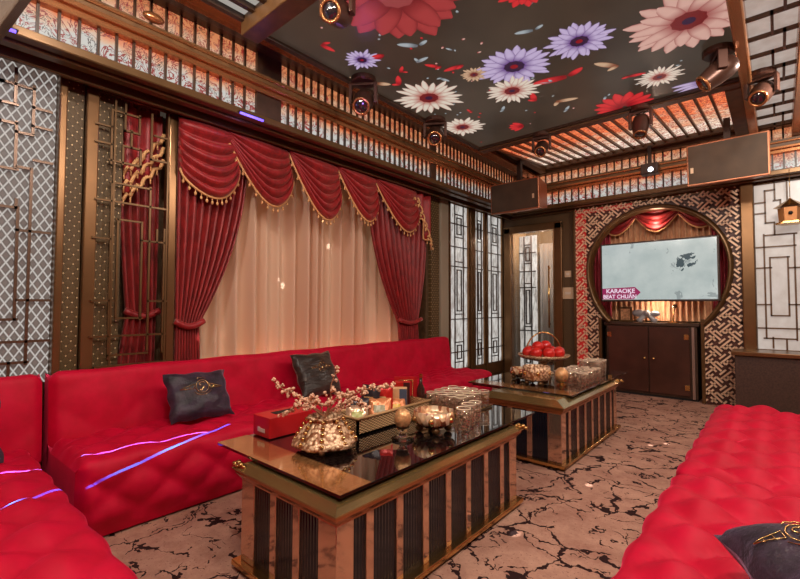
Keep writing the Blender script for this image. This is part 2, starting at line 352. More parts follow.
# friezes: glowing marble sheets and their mullions
def frieze(i, z0, z1, mat, far_z1, e=-0.012):
    mb = MB()
    mb.bx(XL - 0.03, XL + e, -0.8, 6.6, z0, z1)
    mb.bx(XL, 1.04, YF - e, YF + 0.03, z0, far_z1)
    struct('trim_%d' % i, mb, mat)
frieze(11, 2.815, 3.01, M['frieze_low'], 3.01)
frieze(12, 3.165, 3.35, M['frieze_up'], 3.30)
mb = MB()
ys = [-0.63 + 0.1 * k for k in range(25)] + [2.10 + 0.083 * k for k in range(26)] + [4.36 + 0.083 * k for k in range(27)]
for y in ys:
    for z0, z1 in ((2.815, 3.01), (3.165, 3.35)): mb.bx(XL - 0.012, XL + 0.012, y - 0.007, y + 0.007, z0, z1)
for y0, y1 in ((1.87, 2.09), (4.25, 4.35)):
    for z0, z1 in ((2.815, 3.01), (3.165, 3.35)): mb.bx(XL - 0.012, XL + 0.02, y0, y1, z0, z1)
for k in range(42):
    x = -3.12 + 0.1 * k
    for z0, z1 in ((2.815, 3.01), (3.165, 3.30)): mb.bx(x - 0.009, x + 0.009, YF - 0.012, YF + 0.012, z0, z1)
struct('trim_13', mb, M['dark_wood'])
# sloped slat coffer between the screen and the far cornice: glowing sheet with dark bars under it
mb = MB(); mb.grid(lambda u, v: (-2.68 + 2.36 * u, 4.88 + 1.56 * v, 3.26 + 0.15 * v), 2, 2, False); struct('trim_14', mb, M['slat_light'])
mb = MB()
for k in range(20):
    x = -2.66 + 0.123 * k; mb.beam((x, 4.88, 3.24), (x, 6.44, 3.39), 0.022, 0.03)
struct('trim_15', mb, M['wood'])
# the coffer before the screen, grey lit sheets between bars
mb = MB(); mb.bx(-2.8, -0.24, -0.7, 1.52, 3.29, 3.31); struct('trim_16', mb, M['grey_lit'])
mb = MB()
for k in range(19):
    x = -2.8 + 0.142 * k; mb.bx(x - 0.018, x + 0.018, -0.7, 1.52, 3.25, 3.29)
struct('trim_17', mb, M['dark_wood'])
# lattice of lit panels between the two ceiling beams on the right
mb = MB(); mb.bx(-0.13, 0.15, -0.8, 6.5, 3.33, 3.35); mb.bx(0.23, 1.04, -0.8, 6.5, 3.33, 3.35); struct('trim_18', mb, M['lit_white'])
mb = MB()
for k in range(24):
    y = -0.7 + 0.31 * k; mb.bx(-0.13, 0.15, y, y + 0.02, 3.30, 3.33); mb.bx(0.23, 1.04, y, y + 0.02, 3.30, 3.33)
    if k % 2: mb.bx(0.0, 0.018, y, y + 0.31, 3.30, 3.33); mb.bx(0.5, 0.518, y, y + 0.31, 3.30, 3.33)
    else: mb.bx(0.07, 0.088, y, y + 0.31, 3.30, 3.33); mb.bx(0.8, 0.818, y, y + 0.31, 3.30, 3.33)
struct('trim_19', mb, M['wood'])
# skirting of the far and left walls
mb = MB(); mb.bx(-3.65, -3.62, -0.85, 6.85, 0, 0.14); struct('baseboard_left', mb, M['dark_bronze'])
mb = MB(); mb.bx(-2.62, -2.40, 6.82, 6.85, 0, 0.14); struct('baseboard_back', mb, M['dark_bronze'])

# ceiling screen showing flowers
g = G('led_screen'); n1 = g.noise(g.obj(), 1.3, 4)[0]
g.set(col=W4(0.02), rough=0.3, ecol=g.ramp(n1, [(0.3, lin((52, 42, 34))), (0.7, lin((76, 62, 50)))]), estr=0.8); M['led'] = g.m
def petal_mat(name, c0, c1, strength=0.78):
    g = G(name); uv = g.n('ShaderNodeTexCoord').outputs['UV']; x = g.xyz(uv)
    k = g.math('MULTIPLY', g.math('ABSOLUTE', g.math('SUBTRACT', x[1], 0.5)), 2.0)
    c = g.ramp(x[0], [(0.12, lin(c0)), (0.5, lin(c1))]); c = g.mix(g.math('MULTIPLY', g.math('POWER', k, 4.0), 0.85), c, lin(c0))
    g.set(col=W4(0.02), rough=0.4, ecol=c, estr=strength); return g.m
PM = [petal_mat('petal_white_red', (178, 66, 56), (236, 222, 204)), petal_mat('petal_purple', (92, 40, 130), (206, 186, 222)), petal_mat('petal_red', (150, 14, 28), (226, 50, 54)),
      petal_mat('petal_pink', (160, 70, 70), (226, 178, 164)), petal_mat('petal_dusty_red', (120, 30, 34), (176, 62, 62)), petal_mat('petal_grey', (110, 116, 122), (176, 184, 188)),
      petal_mat('petal_cream', (140, 80, 54), (214, 176, 142)), petal_mat('petal_dark_heart', (50, 26, 60), (96, 60, 110))]
scr = thing('ceiling_screen', (-1.52, 3.22, 3.25), 'dark ceiling screen glowing with red, white and purple flowers', 'screen')
mb = MB(); mb.bx(-2.83, -0.21, 1.66, 4.77, 3.25, 3.29); mb.build('screen_panel', [M['led']], scr, local=False)
mb = MB(); mb.bx(-2.85, -2.80, 1.66, 4.77, 3.225, 3.275); mb.bx(-2.85, -0.21, 4.73, 4.79, 3.225, 3.275); mb.build('screen_frame', M['dark_wood'], scr, local=False, bevel=0.005)
ZF = 3.247
fl = MB()
def petal(cx, cy, a, r0, r1, wd, mi, z, jag=0.0):
    fl.cur = mi; d = (math.cos(a), math.sin(a)); t = (-d[1], d[0]); pts = []; uv = []
    N = 7
    for k in range(N + 1):
        u = k / N; r = r0 + (r1 - r0) * u; hw = wd * (math.sin(PI * (0.14 + 0.80 * u)) ** 0.7) * (1 if u < 1 else 0.35)
        pts.append((cx + d[0] * r - t[0] * hw, cy + d[1] * r - t[1] * hw, z)); uv.append((u, 0))
        pts.append((cx + d[0] * (r + (jag if k == N else 0)), cy + d[1] * (r + (jag if k == N else 0)), z - 0.0001)); uv.append((u, 0.5))
        pts.append((cx + d[0] * r + t[0] * hw, cy + d[1] * r + t[1] * hw, z)); uv.append((u, 1))
    fs = []
    for k in range(N): fs += [(3 * k, 3 * k + 1, 3 * k + 4, 3 * k + 3), (3 * k + 1, 3 * k + 2, 3 * k + 5, 3 * k + 4)]
    fl.add(pts, fs, uv, False)
rf = random.Random(3)
def clipx(v): return v
def flower(cx, cy, r, n, mi, heart, rot=0.0, wide=1.0, z=ZF, arc=None, layers=2):
    for L in range(layers):
        for k in range(n):
            a = rot + 2 * PI * (k + 0.5 * L) / n + rf.uniform(-0.07, 0.07)
            if arc and not (arc[0] <= (a % (2 * PI)) <= arc[1]): continue
            petal(cx, cy, a, r * 0.12, r * rf.uniform(0.86, 1.02) * (1 - 0.14 * L), r * 1.9 / n * wide, mi, z - 0.0006 * L - 0.0001 * (k % 3))
    fl.cur = heart; pts = [(cx + r * 0.24 * math.cos(2 * PI * k / 20) * (1 + 0.1 * (k % 2)), cy + r * 0.24 * math.sin(2 * PI * k / 20) * (1 + 0.1 * (k % 2)), z - 0.0022) for k in range(20)]
    fl.add(pts, [tuple(range(20))], [(0.1, 0.5)] * 20, False)
    fl.cur = 7 if heart != 7 else 2; pts = [(cx + r * 0.1 * math.cos(2 * PI * k / 10), cy + r * 0.1 * math.sin(2 * PI * k / 10), z - 0.0026) for k in range(10)]
    fl.add(pts, [tuple(range(10))], [(0.1, 0.5)] * 10, False)
flower(-1.80, 2.02, 0.52, 12, 4, 3, 0.2, 1.1)
flower(-2.51, 2.40, 0.155, 10, 1, 7, 0.1, 0.62)
flower(-2.49, 3.27, 0.36, 12, 0, 4, 0.0, 0.62)
flower(-2.62, 4.06, 0.27, 11, 0, 4, 0.4, 0.66)
flower(-1.62, 3.30, 0.33, 12, 1, 7, 0.0, 0.8)
flower(-1.82, 3.66, 0.27, 13, 0, 4, 0.3, 0.66, ZF - 0.003)
flower(-1.09, 3.30, 0.26, 13, 1, 7, 0.1, 0.85)
flower(-0.43, 3.56, 0.43, 13, 3, 4, 0.2, 0.95)
flower(-0.74, 4.28, 0.20, 14, 0, 4, 0.0, 0.6)
flower(-1.94, 3.19, 0.13, 10, 6, 4, 0.0, 0.6)
for k in range(9): petal(-1.12, 4.70, PI + 0.05 + k * 0.38 if k < 8 else 0, 0.02, 0.34 - 0.02 * abs(k - 4), 0.055, 2, ZF - 0.0002 * k)
for k in range(4): petal(-0.42, 4.62, 2.4 + 0.3 * k, 0.02, 0.28, 0.03, 1, ZF - 0.0002 * k)
flower(-1.15, 2.52, 0.20, 10, 2, 4, 0.0, 0.9)
for k in range(5): petal(-2.10, 4.47, 2.6 + 0.45 * k, 0.0, 0.15, 0.035, 2, ZF - 0.0002 * k)
for (x, y, s, m_) in ((-2.35, 2.47, 0.2, 2), (-2.05, 2.55, 0.16, 5), (-1.88, 2.77, 0.06, 5), (-2.09, 3.98, 0.10, 5), (-1.5, 3.75, 0.11, 5), (-2.2, 2.72, 0.12, 5), (-2.1, 2.9, 0.13, 2), (-1.95, 3.0, 0.16, 2), (-2.2, 3.05, 0.1, 5),
                     (-0.95, 4.1, 0.14, 2), (-0.98, 3.85, 0.2, 6), (-1.3, 2.95, 0.13, 5), (-2.4, 2.75, 0.1, 2), (-1.75, 4.0, 0.18, 2), (-1.6, 4.15, 0.2, 6), (-2.6, 2.05, 0.13, 2), (-1.35, 3.75, 0.3, 2), (-1.2, 4.35, 0.08, 5),
                     (-2.7, 2.75, 0.25, 6), (-2.55, 2.9, 0.16, 2), (-1.3, 2.3, 0.3, 6), (-0.6, 2.9, 0.2, 2), (-0.9, 2.7, 0.3, 6), (-1.6, 4.4, 0.1, 5), (-2.35, 3.8, 0.08, 2)):
    petal(x, y, rf.uniform(0, 6.28), 0, s, s * 0.17, m_, ZF)
    petal(x + 0.02, y, rf.uniform(0, 6.28), 0, s * 0.5, s * 0.12, m_, ZF - 0.001)
for k in range(60):
    x, y = rf.uniform(-2.7, -0.35), rf.uniform(1.8, 4.65); petal(x, y, rf.uniform(0, 6), 0, rf.uniform(0.015, 0.035), 0.01, rf.choice([5, 3, 2, 5]), ZF + 0.001)
for i_, p_ in enumerate(fl.v):
    fl.v[i_] = (min(max(p_[0], -2.79), -0.215), min(max(p_[1], 1.67), 4.72), p_[2])
fl.build('flower_picture', PM, scr, local=False)

# ------------------------------------------------------------------ wall panels and screens
NEAR_L = [(0.35, 2.64, 0.52, 2.64), (0.52, 2.52, 0.61, 2.52), (0.52, 2.4, 0.61, 2.4), (0.52, 2.66, 0.52, 2.35), (0.43, 2.74, 0.43, 2.53), (0.36, 2.51, 0.44, 2.51), (0.36, 2.39, 0.44, 2.39), (0.44, 2.4, 0.44, 2.11), (0.44, 2.34, 0.52, 2.34), (0.37, 2.1, 0.45, 2.1), (0.45, 1.91, 0.45, 1.86), (0.38, 1.86, 0.45, 1.86), (0.46, 1.86, 0.46, 1.16), (0.39, 1.16, 0.47, 1.16), (0.52, 2.12, 0.52, 1.28), (0.45, 2.12, 0.51, 2.12), (0.46, 1.72, 0.62, 1.72), (0.47, 1.28, 0.63, 1.28), (0.52, 1.28, 0.52, 0.88), (0.4, 1.02, 0.63, 1.02), (0.4, 0.89, 0.53, 0.89), (0.44, 0.89, 0.44, 0.8), (0.53, 2.18, 0.62, 2.18)]
SCREEN_L = [(0.99, 2.67, 0.99, 2.47), (0.91, 2.59, 1.08, 2.59), (1.08, 2.6, 1.08, 2.48), (0.99, 2.47, 1.08, 2.47), (0.82, 2.47, 0.91, 2.47), (0.82, 2.35, 0.91, 2.35), (0.91, 2.58, 0.91, 2.22), (0.9, 2.24, 1.09, 2.24), (0.98, 2.36, 1.09, 2.36), (1.09, 2.36, 1.09, 2.24), (0.98, 2.35, 0.98, 2.23), (1.03, 2.48, 1.03, 2.36), (0.83, 1.96, 1.26, 1.96), (0.92, 2.09, 0.92, 0.89), (0.91, 2.09, 1.16, 2.09), (1.16, 2.1, 1.16, 0.93), (0.95, 1.84, 1.1, 1.84), (0.96, 1.84, 0.96, 1.17), (1.11, 1.84, 1.11, 1.15), (0.96, 1.16, 1.12, 1.16), (1.18, 2.49, 1.26, 2.49), (1.16, 2.64, 1.16, 2.31), (1.16, 2.31, 1.26, 2.31), (0.82, 1.7, 0.93, 1.7), (1.11, 1.71, 1.27, 1.71), (0.82, 1.28, 0.95, 1.28), (1.16, 1.28, 1.28, 1.28), (0.82, 1.04, 1.28, 1.04), (0.92, 0.91, 1.16, 0.91), (1.26, 1.81, 1.26, 0.91), (1.21, 1.8, 1.21, 1.71)]
FAR_R = [(-0.2, 2.5, -0.1, 2.5), (-0.2, 2.37, -0.1, 2.37), (-0.1, 2.64, -0.1, 2.25), (-0.1, 2.64, -0.01, 2.64), (-0.01, 2.72, -0.01, 2.52), (-0.1, 2.25, -0.02, 2.25), (-0.02, 2.24, -0.02, 2.1), (-0.02, 2.51, 0.04, 2.51), (0.04, 2.51, 0.04, 2.37), (-0.11, 2.1, 0.17, 2.1), (-0.12, 2.11, -0.12, 0.87), (0.15, 2.09, 0.15, 0.86), (-0.14, 0.87, 0.14, 0.87), (-0.06, 1.83, 0.1, 1.83), (0.09, 1.83, 0.09, 1.14), (-0.07, 1.14, 0.08, 1.14), (-0.07, 1.83, -0.07, 1.14), (-0.21, 1.96, 0.16, 1.96), (-0.22, 1.71, -0.06, 1.71), (0.1, 1.7, 0.19, 1.7), (-0.23, 1.27, -0.07, 1.27), (0.09, 1.27, 0.18, 1.27), (-0.23, 0.99, 0.17, 0.99), (-0.06, 0.88, -0.06, 0.76), (0.06, 0.86, 0.06, 0.74), (-0.01, 2.73, 0.22, 2.73), (0.1, 2.74, 0.1, 2.5)]

def bars_x(mb, segs, x, w, d):
    for a, b, c, e in segs: mb.bx(x - d / 2, x + d / 2, min(a, c) - w / 2, max(a, c) + w / 2, min(b, e) - w / 2, max(b, e) + w / 2)
def bars_y(mb, segs, y, w, d):
    for a, b, c, e in segs: mb.bx(min(a, c) - w / 2, max(a, c) + w / 2, y - d / 2, y + d / 2, min(b, e) - w / 2, max(b, e) + w / 2)
# near-left lit panel behind the lattice
t = thing('lattice_screen', (-3.6, 0.0, 0.75), 'backlit diamond-patterned panel under dark lattice at the near end of the left wall', 'wall panel')
mb = MB(); mb.bx(-3.65, -3.62, -0.75, 0.64, 0.75, 2.79); mb.build('backlit_glass', M['diamond_glass'], t, local=False)
mb = MB(); bars_x(mb, NEAR_L, -3.595, 0.016, 0.02)
bars_x(mb, [(2 * 0.36 - a - 0.0, b, 2 * 0.36 - c, e) for a, b, c, e in NEAR_L if max(a, c) < 0.60], -3.595, 0.016, 0.02)
bars_x(mb, [(0.36, 2.51, 0.2, 2.51), (0.36, 1.9, 0.0, 1.9)], -3.595, 0.016, 0.02)
mb.build('lattice', M['lace_dark'], t, local=False)
def post(y0, y1, label, x0=-3.65, x1=-3.55, z1=2.79, mat='bronze'):
    t = thing('bronze_pilaster', ((x0 + x1) / 2, (y0 + y1) / 2, 0.0), label, 'pilaster', 'bronze pilasters of the left wall')
    mb = MB(); mb.bx(x0, x1, y0, y1, 0.14, z1); mb.build('shaft', M[mat], t, local=False, bevel=0.008)
    mb = MB(); mb.bx(x0, x1 + 0.006, y0 - 0.01, y1 + 0.01, 0.0, 0.14); mb.build('foot', M['dark_bronze'], t, local=False, bevel=0.004)
post(0.645, 0.690, 'thin bronze pilaster between the lit diamond panel and the studded leather')
post(0.795, 0.870, 'bronze pilaster just left of the open lattice screen')
post(1.335, 1.395, 'bronze pilaster between the open lattice screen and the swagged curtain')
tag(MB().bx(-3.65, -3.60, 0.695, 0.79, 0.14, 2.79).build('studded_wallcovering', M['studded']), 'narrow studded brown leather panel between the two nearest bronze pilasters', 'wall panel')
tag(MB().bx(-3.65, -3.60, 0.875, 1.03, 0.14, 2.79).build('studded_wallcovering', M['studded']), 'studded brown leather panel partly behind the open lattice screen', 'wall panel')
tag(MB().bx(-3.65, -3.60, 4.78, 4.96, 0.14, 2.79).build('studded_wallcovering', M['studded']), 'studded dark leather strip right of the red curtain', 'wall panel')
# open lattice screen
t = thing('lattice_screen', (-3.5, 1.08, 0.85), 'open bronze fretwork screen in front of a shadowed red drape', 'screen')
mb = MB(); k_ = 1.035; bars_x(mb, [(a * k_, 1.25 + (b - 1.25) * k_, c * k_, 1.25 + (e - 1.25) * k_) for a, b, c, e in SCREEN_L], -3.54, 0.013, 0.018)
mb.build('fretwork', M['dark_bronze'], t, local=False)
mb = MB(); mb.bx(-3.555, -3.525, 0.87, 1.335, 2.74, 2.775); mb.bx(-3.555, -3.525, 0.87, 1.335, 0.80, 0.83); mb.bx(-3.553, -3.527, 0.955, 0.967, 0.83, 2.74); mb.bx(-3.553, -3.527, 1.312, 1.324, 0.83, 2.74)
mb.build('screen_frame', M['dark_bronze'], t, local=False)
# grey plain pilaster and the three tall lit panels at the far end
tag(MB().bx(-3.65, -3.57, 4.97, 5.16, 0.0, 2.79).build('grey_pilaster', simple('grey_lacquer', (160, 148, 128), 0.35), bevel=0.01), 'plain grey pilaster between the studded strip and the lit fret panels', 'pilaster')
def fret(y0, y1, z0, z1):
    s = []; w = y1 - y0; a, b = y0 + w * 0.26, y0 + w * 0.74; m_ = (y0 + y1) / 2
    s += [(a, z0, a, z1), (b, z0, b, z1)]
    z = z0; k = 0
    H = z1 - z0
    for f in (0.04, 0.10, 0.16, 0.30, 0.33, 0.62, 0.65, 0.74, 0.80, 0.88, 0.94): s.append((y0 if k % 2 else a, z0 + H * f, y1 if k % 2 else b, z0 + H * f)); k += 1
    c, d = y0 + w * 0.38, y0 + w * 0.62
    for f0, f1 in ((0.35, 0.60), (0.06, 0.14), (0.82, 0.92)):
        s += [(c, z0 + H * f0, c, z0 + H * f1), (d, z0 + H * f0, d, z0 + H * f1), (c, z0 + H * f0, d, z0 + H * f0), (c, z0 + H * f1, d, z0 + H * f1)]
    return s
for y0, y1, lab in ((5.24, 5.72, 'widest tall lit fret panel, beside the grey pilaster'), (5.93, 6.2, 'narrow lit fret panel in the middle of the three at the wall end'), (6.32, 6.80, 'tall lit fret panel in the corner next to the doorway')):
    t = thing('lattice_screen', (-3.62, (y0 + y1) / 2, 0.3), lab, 'wall panel', 'lit fret panels by the doorway')
    MB().bx(-3.64, -3.62, y0, y1, 0.32, 2.76).build('backlit_glass', M['lit_ripple'], t, local=False)
    mb = MB(); bars_x(mb, fret(y0, y1, 0.32, 2.76), -3.605, 0.015, 0.015); mb.build('lattice', M['dark_wood'], t, local=False)
    mb = MB(); mb.bx(-3.65, -3.59, y0 - 0.03, y0, 0.29, 2.79); mb.bx(-3.65, -3.59, y1, y1 + 0.03, 0.29, 2.79); mb.bx(-3.65, -3.59, y0 - 0.03, y1 + 0.03, 0.14, 0.32); mb.build('frame', M['bronze'], t, local=False)
for y0, y1, lab in ((5.76, 5.89, 'bronze pilaster between the first and second lit fret panels'), (6.235, 6.285, 'slim bronze pilaster between the second and third lit fret panels')):
    post(y0, y1, lab, -3.65, -3.57, 2.79, 'dark_bronze')

# far right white lattice panel beside the television surround
t = thing('lattice_screen', (0.1, 6.8, 0.74), 'lit white panel with dark square lattice right of the television surround', 'wall panel')
MB().bx(-0.2, 1.0, 6.81, 6.84, 0.74, 2.75).build('backlit_panel', M['lit_white'], t, local=False)
mb = MB(); bars_y(mb, [(max(a, -0.19), b, max(c, -0.19), e) for a, b, c, e in FAR_R], 6.795, 0.017, 0.02); bars_y(mb, [(0.62 - a, b, 0.62 - c, e) for a, b, c, e in FAR_R], 6.795, 0.017, 0.02); mb.build('lattice', M['wood'], t, local=False)
mb = MB(); mb.bx(-0.2, 1.0, 6.78, 6.85, 2.75, 2.79); mb.bx(-0.2, 1.0, 6.77, 6.85, 0.68, 0.74); mb.build('frame', M['bronze'], t, local=False)
t = thing('bronze_pilaster', (-0.28, 6.8, 0), 'polished bronze pilaster between television surround and white lattice panel', 'pilaster')
MB().bx(-0.335, -0.205, 6.74, 6.85, 0.14, 2.79).build('shaft', M['bronze'], t, local=False, bevel=0.012)
MB().bx(-0.345, -0.195, 6.73, 6.85, 0, 0.14).build('foot', M['dark_bronze'], t, local=False, bevel=0.004)

# television surround: fretwork with a big moon-shaped opening
CX, CZ, CR, CB = -1.30, 1.77, 0.83, 0.97
def moon(a, e=0.0):
    return (CX + (CR + e) * math.cos(a), CZ + ((CR if math.sin(a) > 0 else CB) + e) * math.sin(a))
a0 = -math.asin(0.73 / CB)
AR = [a0 + (PI - 2 * a0) * k / 60 for k in range(61)]
t = thing('fretwork_surround', (-1.3, 6.8, 0), 'gold diagonal fretwork wall around the round television niche', 'wall panel')
def in_hole(x, z):
    if z < 1.06 and -1.99 < x < -0.76: return True
    dx = (x - CX) / (CR + 0.06); dz = (z - CZ) / ((CR if z > CZ else CB) + 0.06); return dx * dx + dz * dz < 1
def clip_bar(mb, p, q, w):
    n = 6; run = None
    for i in range(n + 1):
        u = i / n; x = p[0] + (q[0] - p[0]) * u; z = p[1] + (q[1] - p[1]) * u
        ok = (-2.345 < x < -0.34) and (0.03 < z < 2.75) and not in_hole(x, z)
        if ok and run is None: run = (x, z)
        if ok: last = (x, z)
        if run is not None and (not ok or i == n):
            if abs(run[0] - last[0]) + abs(run[1] - last[1]) > 0.015: mb.beam((run[0], 6.80, run[1]), (last[0], 6.80, last[1]), w, 0.02, up=(0, 1, 0))
            run = None
mb = MB(); s = 0.138; R2 = math.sqrt(0.5)
def rot45(a, b): return (CX + (a - b) * R2, 1.3 + (a + b) * R2)
for i in range(-16, 17):
    for j in range(-16, 17):
        a, b = i * s, j * s
        c = rot45(a, b)
        if not (-2.55 < c[0] < -0.1 and -0.2 < c[1] < 3.0): continue
        q = s / 3
        if (i + j) % 2 == 0:
            for k in (0.0, 1.0, 2.0): clip_bar(mb, rot45(a - (q * 0.6 if k == 1 else 0), b + k * q), rot45(a + s + (q * 0.6 if k == 1 else 0) - q * (k != 1), b + k * q), 0.0215)
            clip_bar(mb, rot45(a, b), rot45(a, b + q), 0.0215)
        else:
            for k in (0.0, 1.0, 2.0): clip_bar(mb, rot45(a + k * q, b - (q * 0.6 if k == 1 else 0)), rot45(a + k * q, b + s + (q * 0.6 if k == 1 else 0) - q * (k != 1)), 0.0215)
            clip_bar(mb, rot45(a + q, b + s - q), rot45(a + 2 * q, b + s - q), 0.0215)
mb.build('fretwork', simple('pale_gold_fret', (244, 204, 170), 0.4, 0.1), t, local=False)
# backing board with the same opening
def ring_face(mb, y):
    N = 60; outer = []; inner = []
    for a in AR:
        x, z = moon(a, 0.02); inner.append((x, y, z)); dx, dz = x - CX, z - CZ
        k = 1e9
        if dx > 1e-6: k = min(k, (-0.34 - CX) / dx)
        if dx < -1e-6: k = min(k, (-2.35 - CX) / dx)
        if dz > 1e-6: k = min(k, (2.76 - CZ) / dz)
        if dz < -1e-6: k = min(k, (1.04 - CZ) / dz)
        outer.append((CX + dx * max(k, 1), y, CZ + dz * max(k, 1)))
    n = len(AR); mb.add(inner + outer, [(i, i + 1, n + i + 1, n + i) for i in range(n - 1)], smooth=False)
mb = MB(); ring_face(mb, 6.835)
mb.bx(-2.35, -1.98, 6.825, 6.845, 0.0, 1.06); mb.bx(-0.77, -0.34, 6.825, 6.845, 0.0, 1.06); mb.bx(-0.36, -0.34, 6.825, 6.845, 1.0, 2.76)
mb.build('backing_board', simple('maroon_board', (84, 44, 34), 0.45, var=0.2), t, local=False)
g = G('red_backlight'); g.set(col=lin((120, 20, 20)), ecol=lin((190, 34, 28)), estr=0.5); M['red_back'] = g.m
mb = MB(); mb.bx(-2.35, -2.19, 6.812, 6.824, 0.0, 2.76); mb.bx(-2.19, -1.55, 6.812, 6.824, 2.66, 2.76); mb.build('red_backlight', M['red_back'], t, local=False)
mb = MB(); mb.bx(-2.375, -2.34, 6.78, 6.85, 0, 2.79); mb.bx(-2.375, -0.335, 6.78, 6.85, 2.755, 2.79); mb.bx(-2.02, -1.98, 6.78, 6.85, 0, 1.08); mb.bx(-0.77, -0.73, 6.78, 6.85, 0, 1.08)
mb.build('frame', M['dark_bronze'], t, local=False, bevel=0.004)
mb = MB(); pr = []
for a in AR:
    for e, y in ((0.0, 6.95), (0.0, 6.76), (0.022, 6.745), (0.045, 6.76), (0.06, 6.80)): x, z = moon(a, e); pr.append((x, y, z))
mb.add(pr, [(i * 5 + k, i * 5 + k + 1, (i + 1) * 5 + k + 1, (i + 1) * 5 + k) for i in range(60) for k in range(4)], smooth=True)
mb.build('moon_ring', M['dark_bronze'], t, local=False)

# doorway at the far end of the far wall
t = thing('door_1', (-3.06, 6.85, 0), None, None); t['kind'] = 'structure'
mb = MB(); mb.bx(-3.56, -3.44, 6.80, 6.90, 0, 2.58); mb.bx(-2.68, -2.56, 6.80, 6.90, 0, 2.58); mb.bx(-3.56, -2.56, 6.80, 6.90, 2.48, 2.60)
mb.bx(-3.44, -3.42, 6.79, 6.90, 0, 2.48); mb.bx(-2.70, -2.68, 6.79, 6.90, 0, 2.48); mb.build('door_frame', M['bronze'], t, local=False, bevel=0.008)
mb = MB(); mb.bx(-3.42, -2.70, 6.865, 6.875, 0.02, 2.47); mb.build('glass_pane', M['glass'], t, local=False)
mb = MB(); mb.tube([(-2.78, 6.82, 0.9), (-2.78, 6.82, 1.9)], 0.014); mb.bx(-2.79, -2.77, 6.82, 6.87, 0.95, 0.97); mb.bx(-2.79, -2.77, 6.82, 6.87, 1.85, 1.87); mb.build('pull_handle', M['gold'], t, local=False)
t = thing('lattice_screen', (-3.4, 7.3, 0), 'bright fret panel seen through the glass at the left of the doorway', 'wall panel')
MB().bx(-3.52, -3.20, 7.33, 7.35, 0.05, 2.5).build('backlit_glass', M['lit_ripple'], t, local=False)
mb = MB(); bars_y(mb, [(a - 6.36 + (-3.5) + 0.0, b, c - 6.36 - 3.5, e) for a, b, c, e in fret(6.36, 6.64, 0.1, 2.48)], 7.315, 0.02, 0.02); mb.build('lattice', M['black_metal'], t, local=False)
def hang(name, x0, x1, y, z0, z1, pleats, amp, mat, label, cat):
    mb = MB(); mb.grid(lambda u, v: (x0 + (x1 - x0) * u, y + amp * math.sin(u * pleats * 2 * PI + 0.5 * math.sin(3 * v)) * (0.6 + 0.4 * v), z1 - (z1 - z0) * v), pleats * 8, 8)
    o = mb.build(name, mat, None, solid=0.006); return tag(o, label, cat)
hang('grey_curtain', -3.18, -2.72, 7.42, 0.02, 2.35, 5, 0.03, simple('grey_satin', (168, 158, 150), 0.4), 'pale grey satin curtain behind the glass door', 'curtain')
lamp('doorway_light', 'POINT', (-3.0, 7.12, 2.56), 120, (1, 0.93, 0.86), size=0.05)
for z, lab in ((1.75, 'upper square cream wall switch right of the doorway'), (1.45, 'lower wider cream control plate right of the doorway')):
    wdt = 0.05 if z > 1.6 else 0.085
    t = thing('wall_switch', (-2.48, 6.84, z), lab, 'switch', rot=(0, 0, 0))
    MB().bx(-2.48 - wdt, -2.48 + wdt, 6.832, 6.85, z - (0.05 if z > 1.6 else 0.09), z + (0.05 if z > 1.6 else 0.09)).build('plate', M['cream'], t, local=False, bevel=0.004)
    MB().bx(-2.48 - wdt * 0.5, -2.48 + wdt * 0.5, 6.825, 6.835, z - 0.02, z + 0.02).build('rocker', M['white'], t, local=False)
# ------------------------------------------------------------------ curtains of the window bay
def cloth(name, fn, nu, nv, mat, parent=None, solid=0.008, label=None, local=False):
    mb = MB(); mb.grid(fn, nu, nv); return mb.build(name, mat, parent, local=local, solid=solid, label=label)
DX = -3.58
def z_(v, k=1.023): return 1.25 + (v - 1.25) * k
win = MB(); win.bx(-3.66, -3.60, 1.40, 4.72, 2.70, 2.80); struct('trim_20', win, M['dark_wood'])
# sheer
sh = thing('sheer_curtain', (-3.72, 3.0, 0.25), 'long pale sheer curtain glowing peach between the red drapes', 'curtain')
cloth('sheer_cloth', lambda u, v: (-3.85 + 0.19 * (0.5 + 0.5 * math.sin(u * 23 * 2 * PI + 1.6 * math.sin(u * 13) + 0.25 * math.sin(v * 3 + u * 9))) ** 1.6 * (0.65 + 0.35 * math.sin(u * 31 + 1)) + 0.008 * math.sin(u * 157), 1.42 + 3.25 * u, 2.72 - 2.45 * v), 420, 10, M['sheer'], sh, solid=0)
mb = MB(); mb.tube([(-3.765, 1.40, 2.74), (-3.765, 4.7, 2.74)], 0.014); mb.build('curtain_rail', M['dark_bronze'], sh, local=False)
lamp('window_bay_light', 'AREA', (-3.93, 3.0, 1.45), 7, (1.0, 0.80, 0.62), aim=(-3, 3.0, 1.45), size=(2.9, 2.3))
lamp('window_bay_light', 'AREA', (-3.90, 3.1, 0.5), 20, (1.0, 0.74, 0.52), aim=(-3.6, 3.1, 1.2), size=(2.2, 0.3))
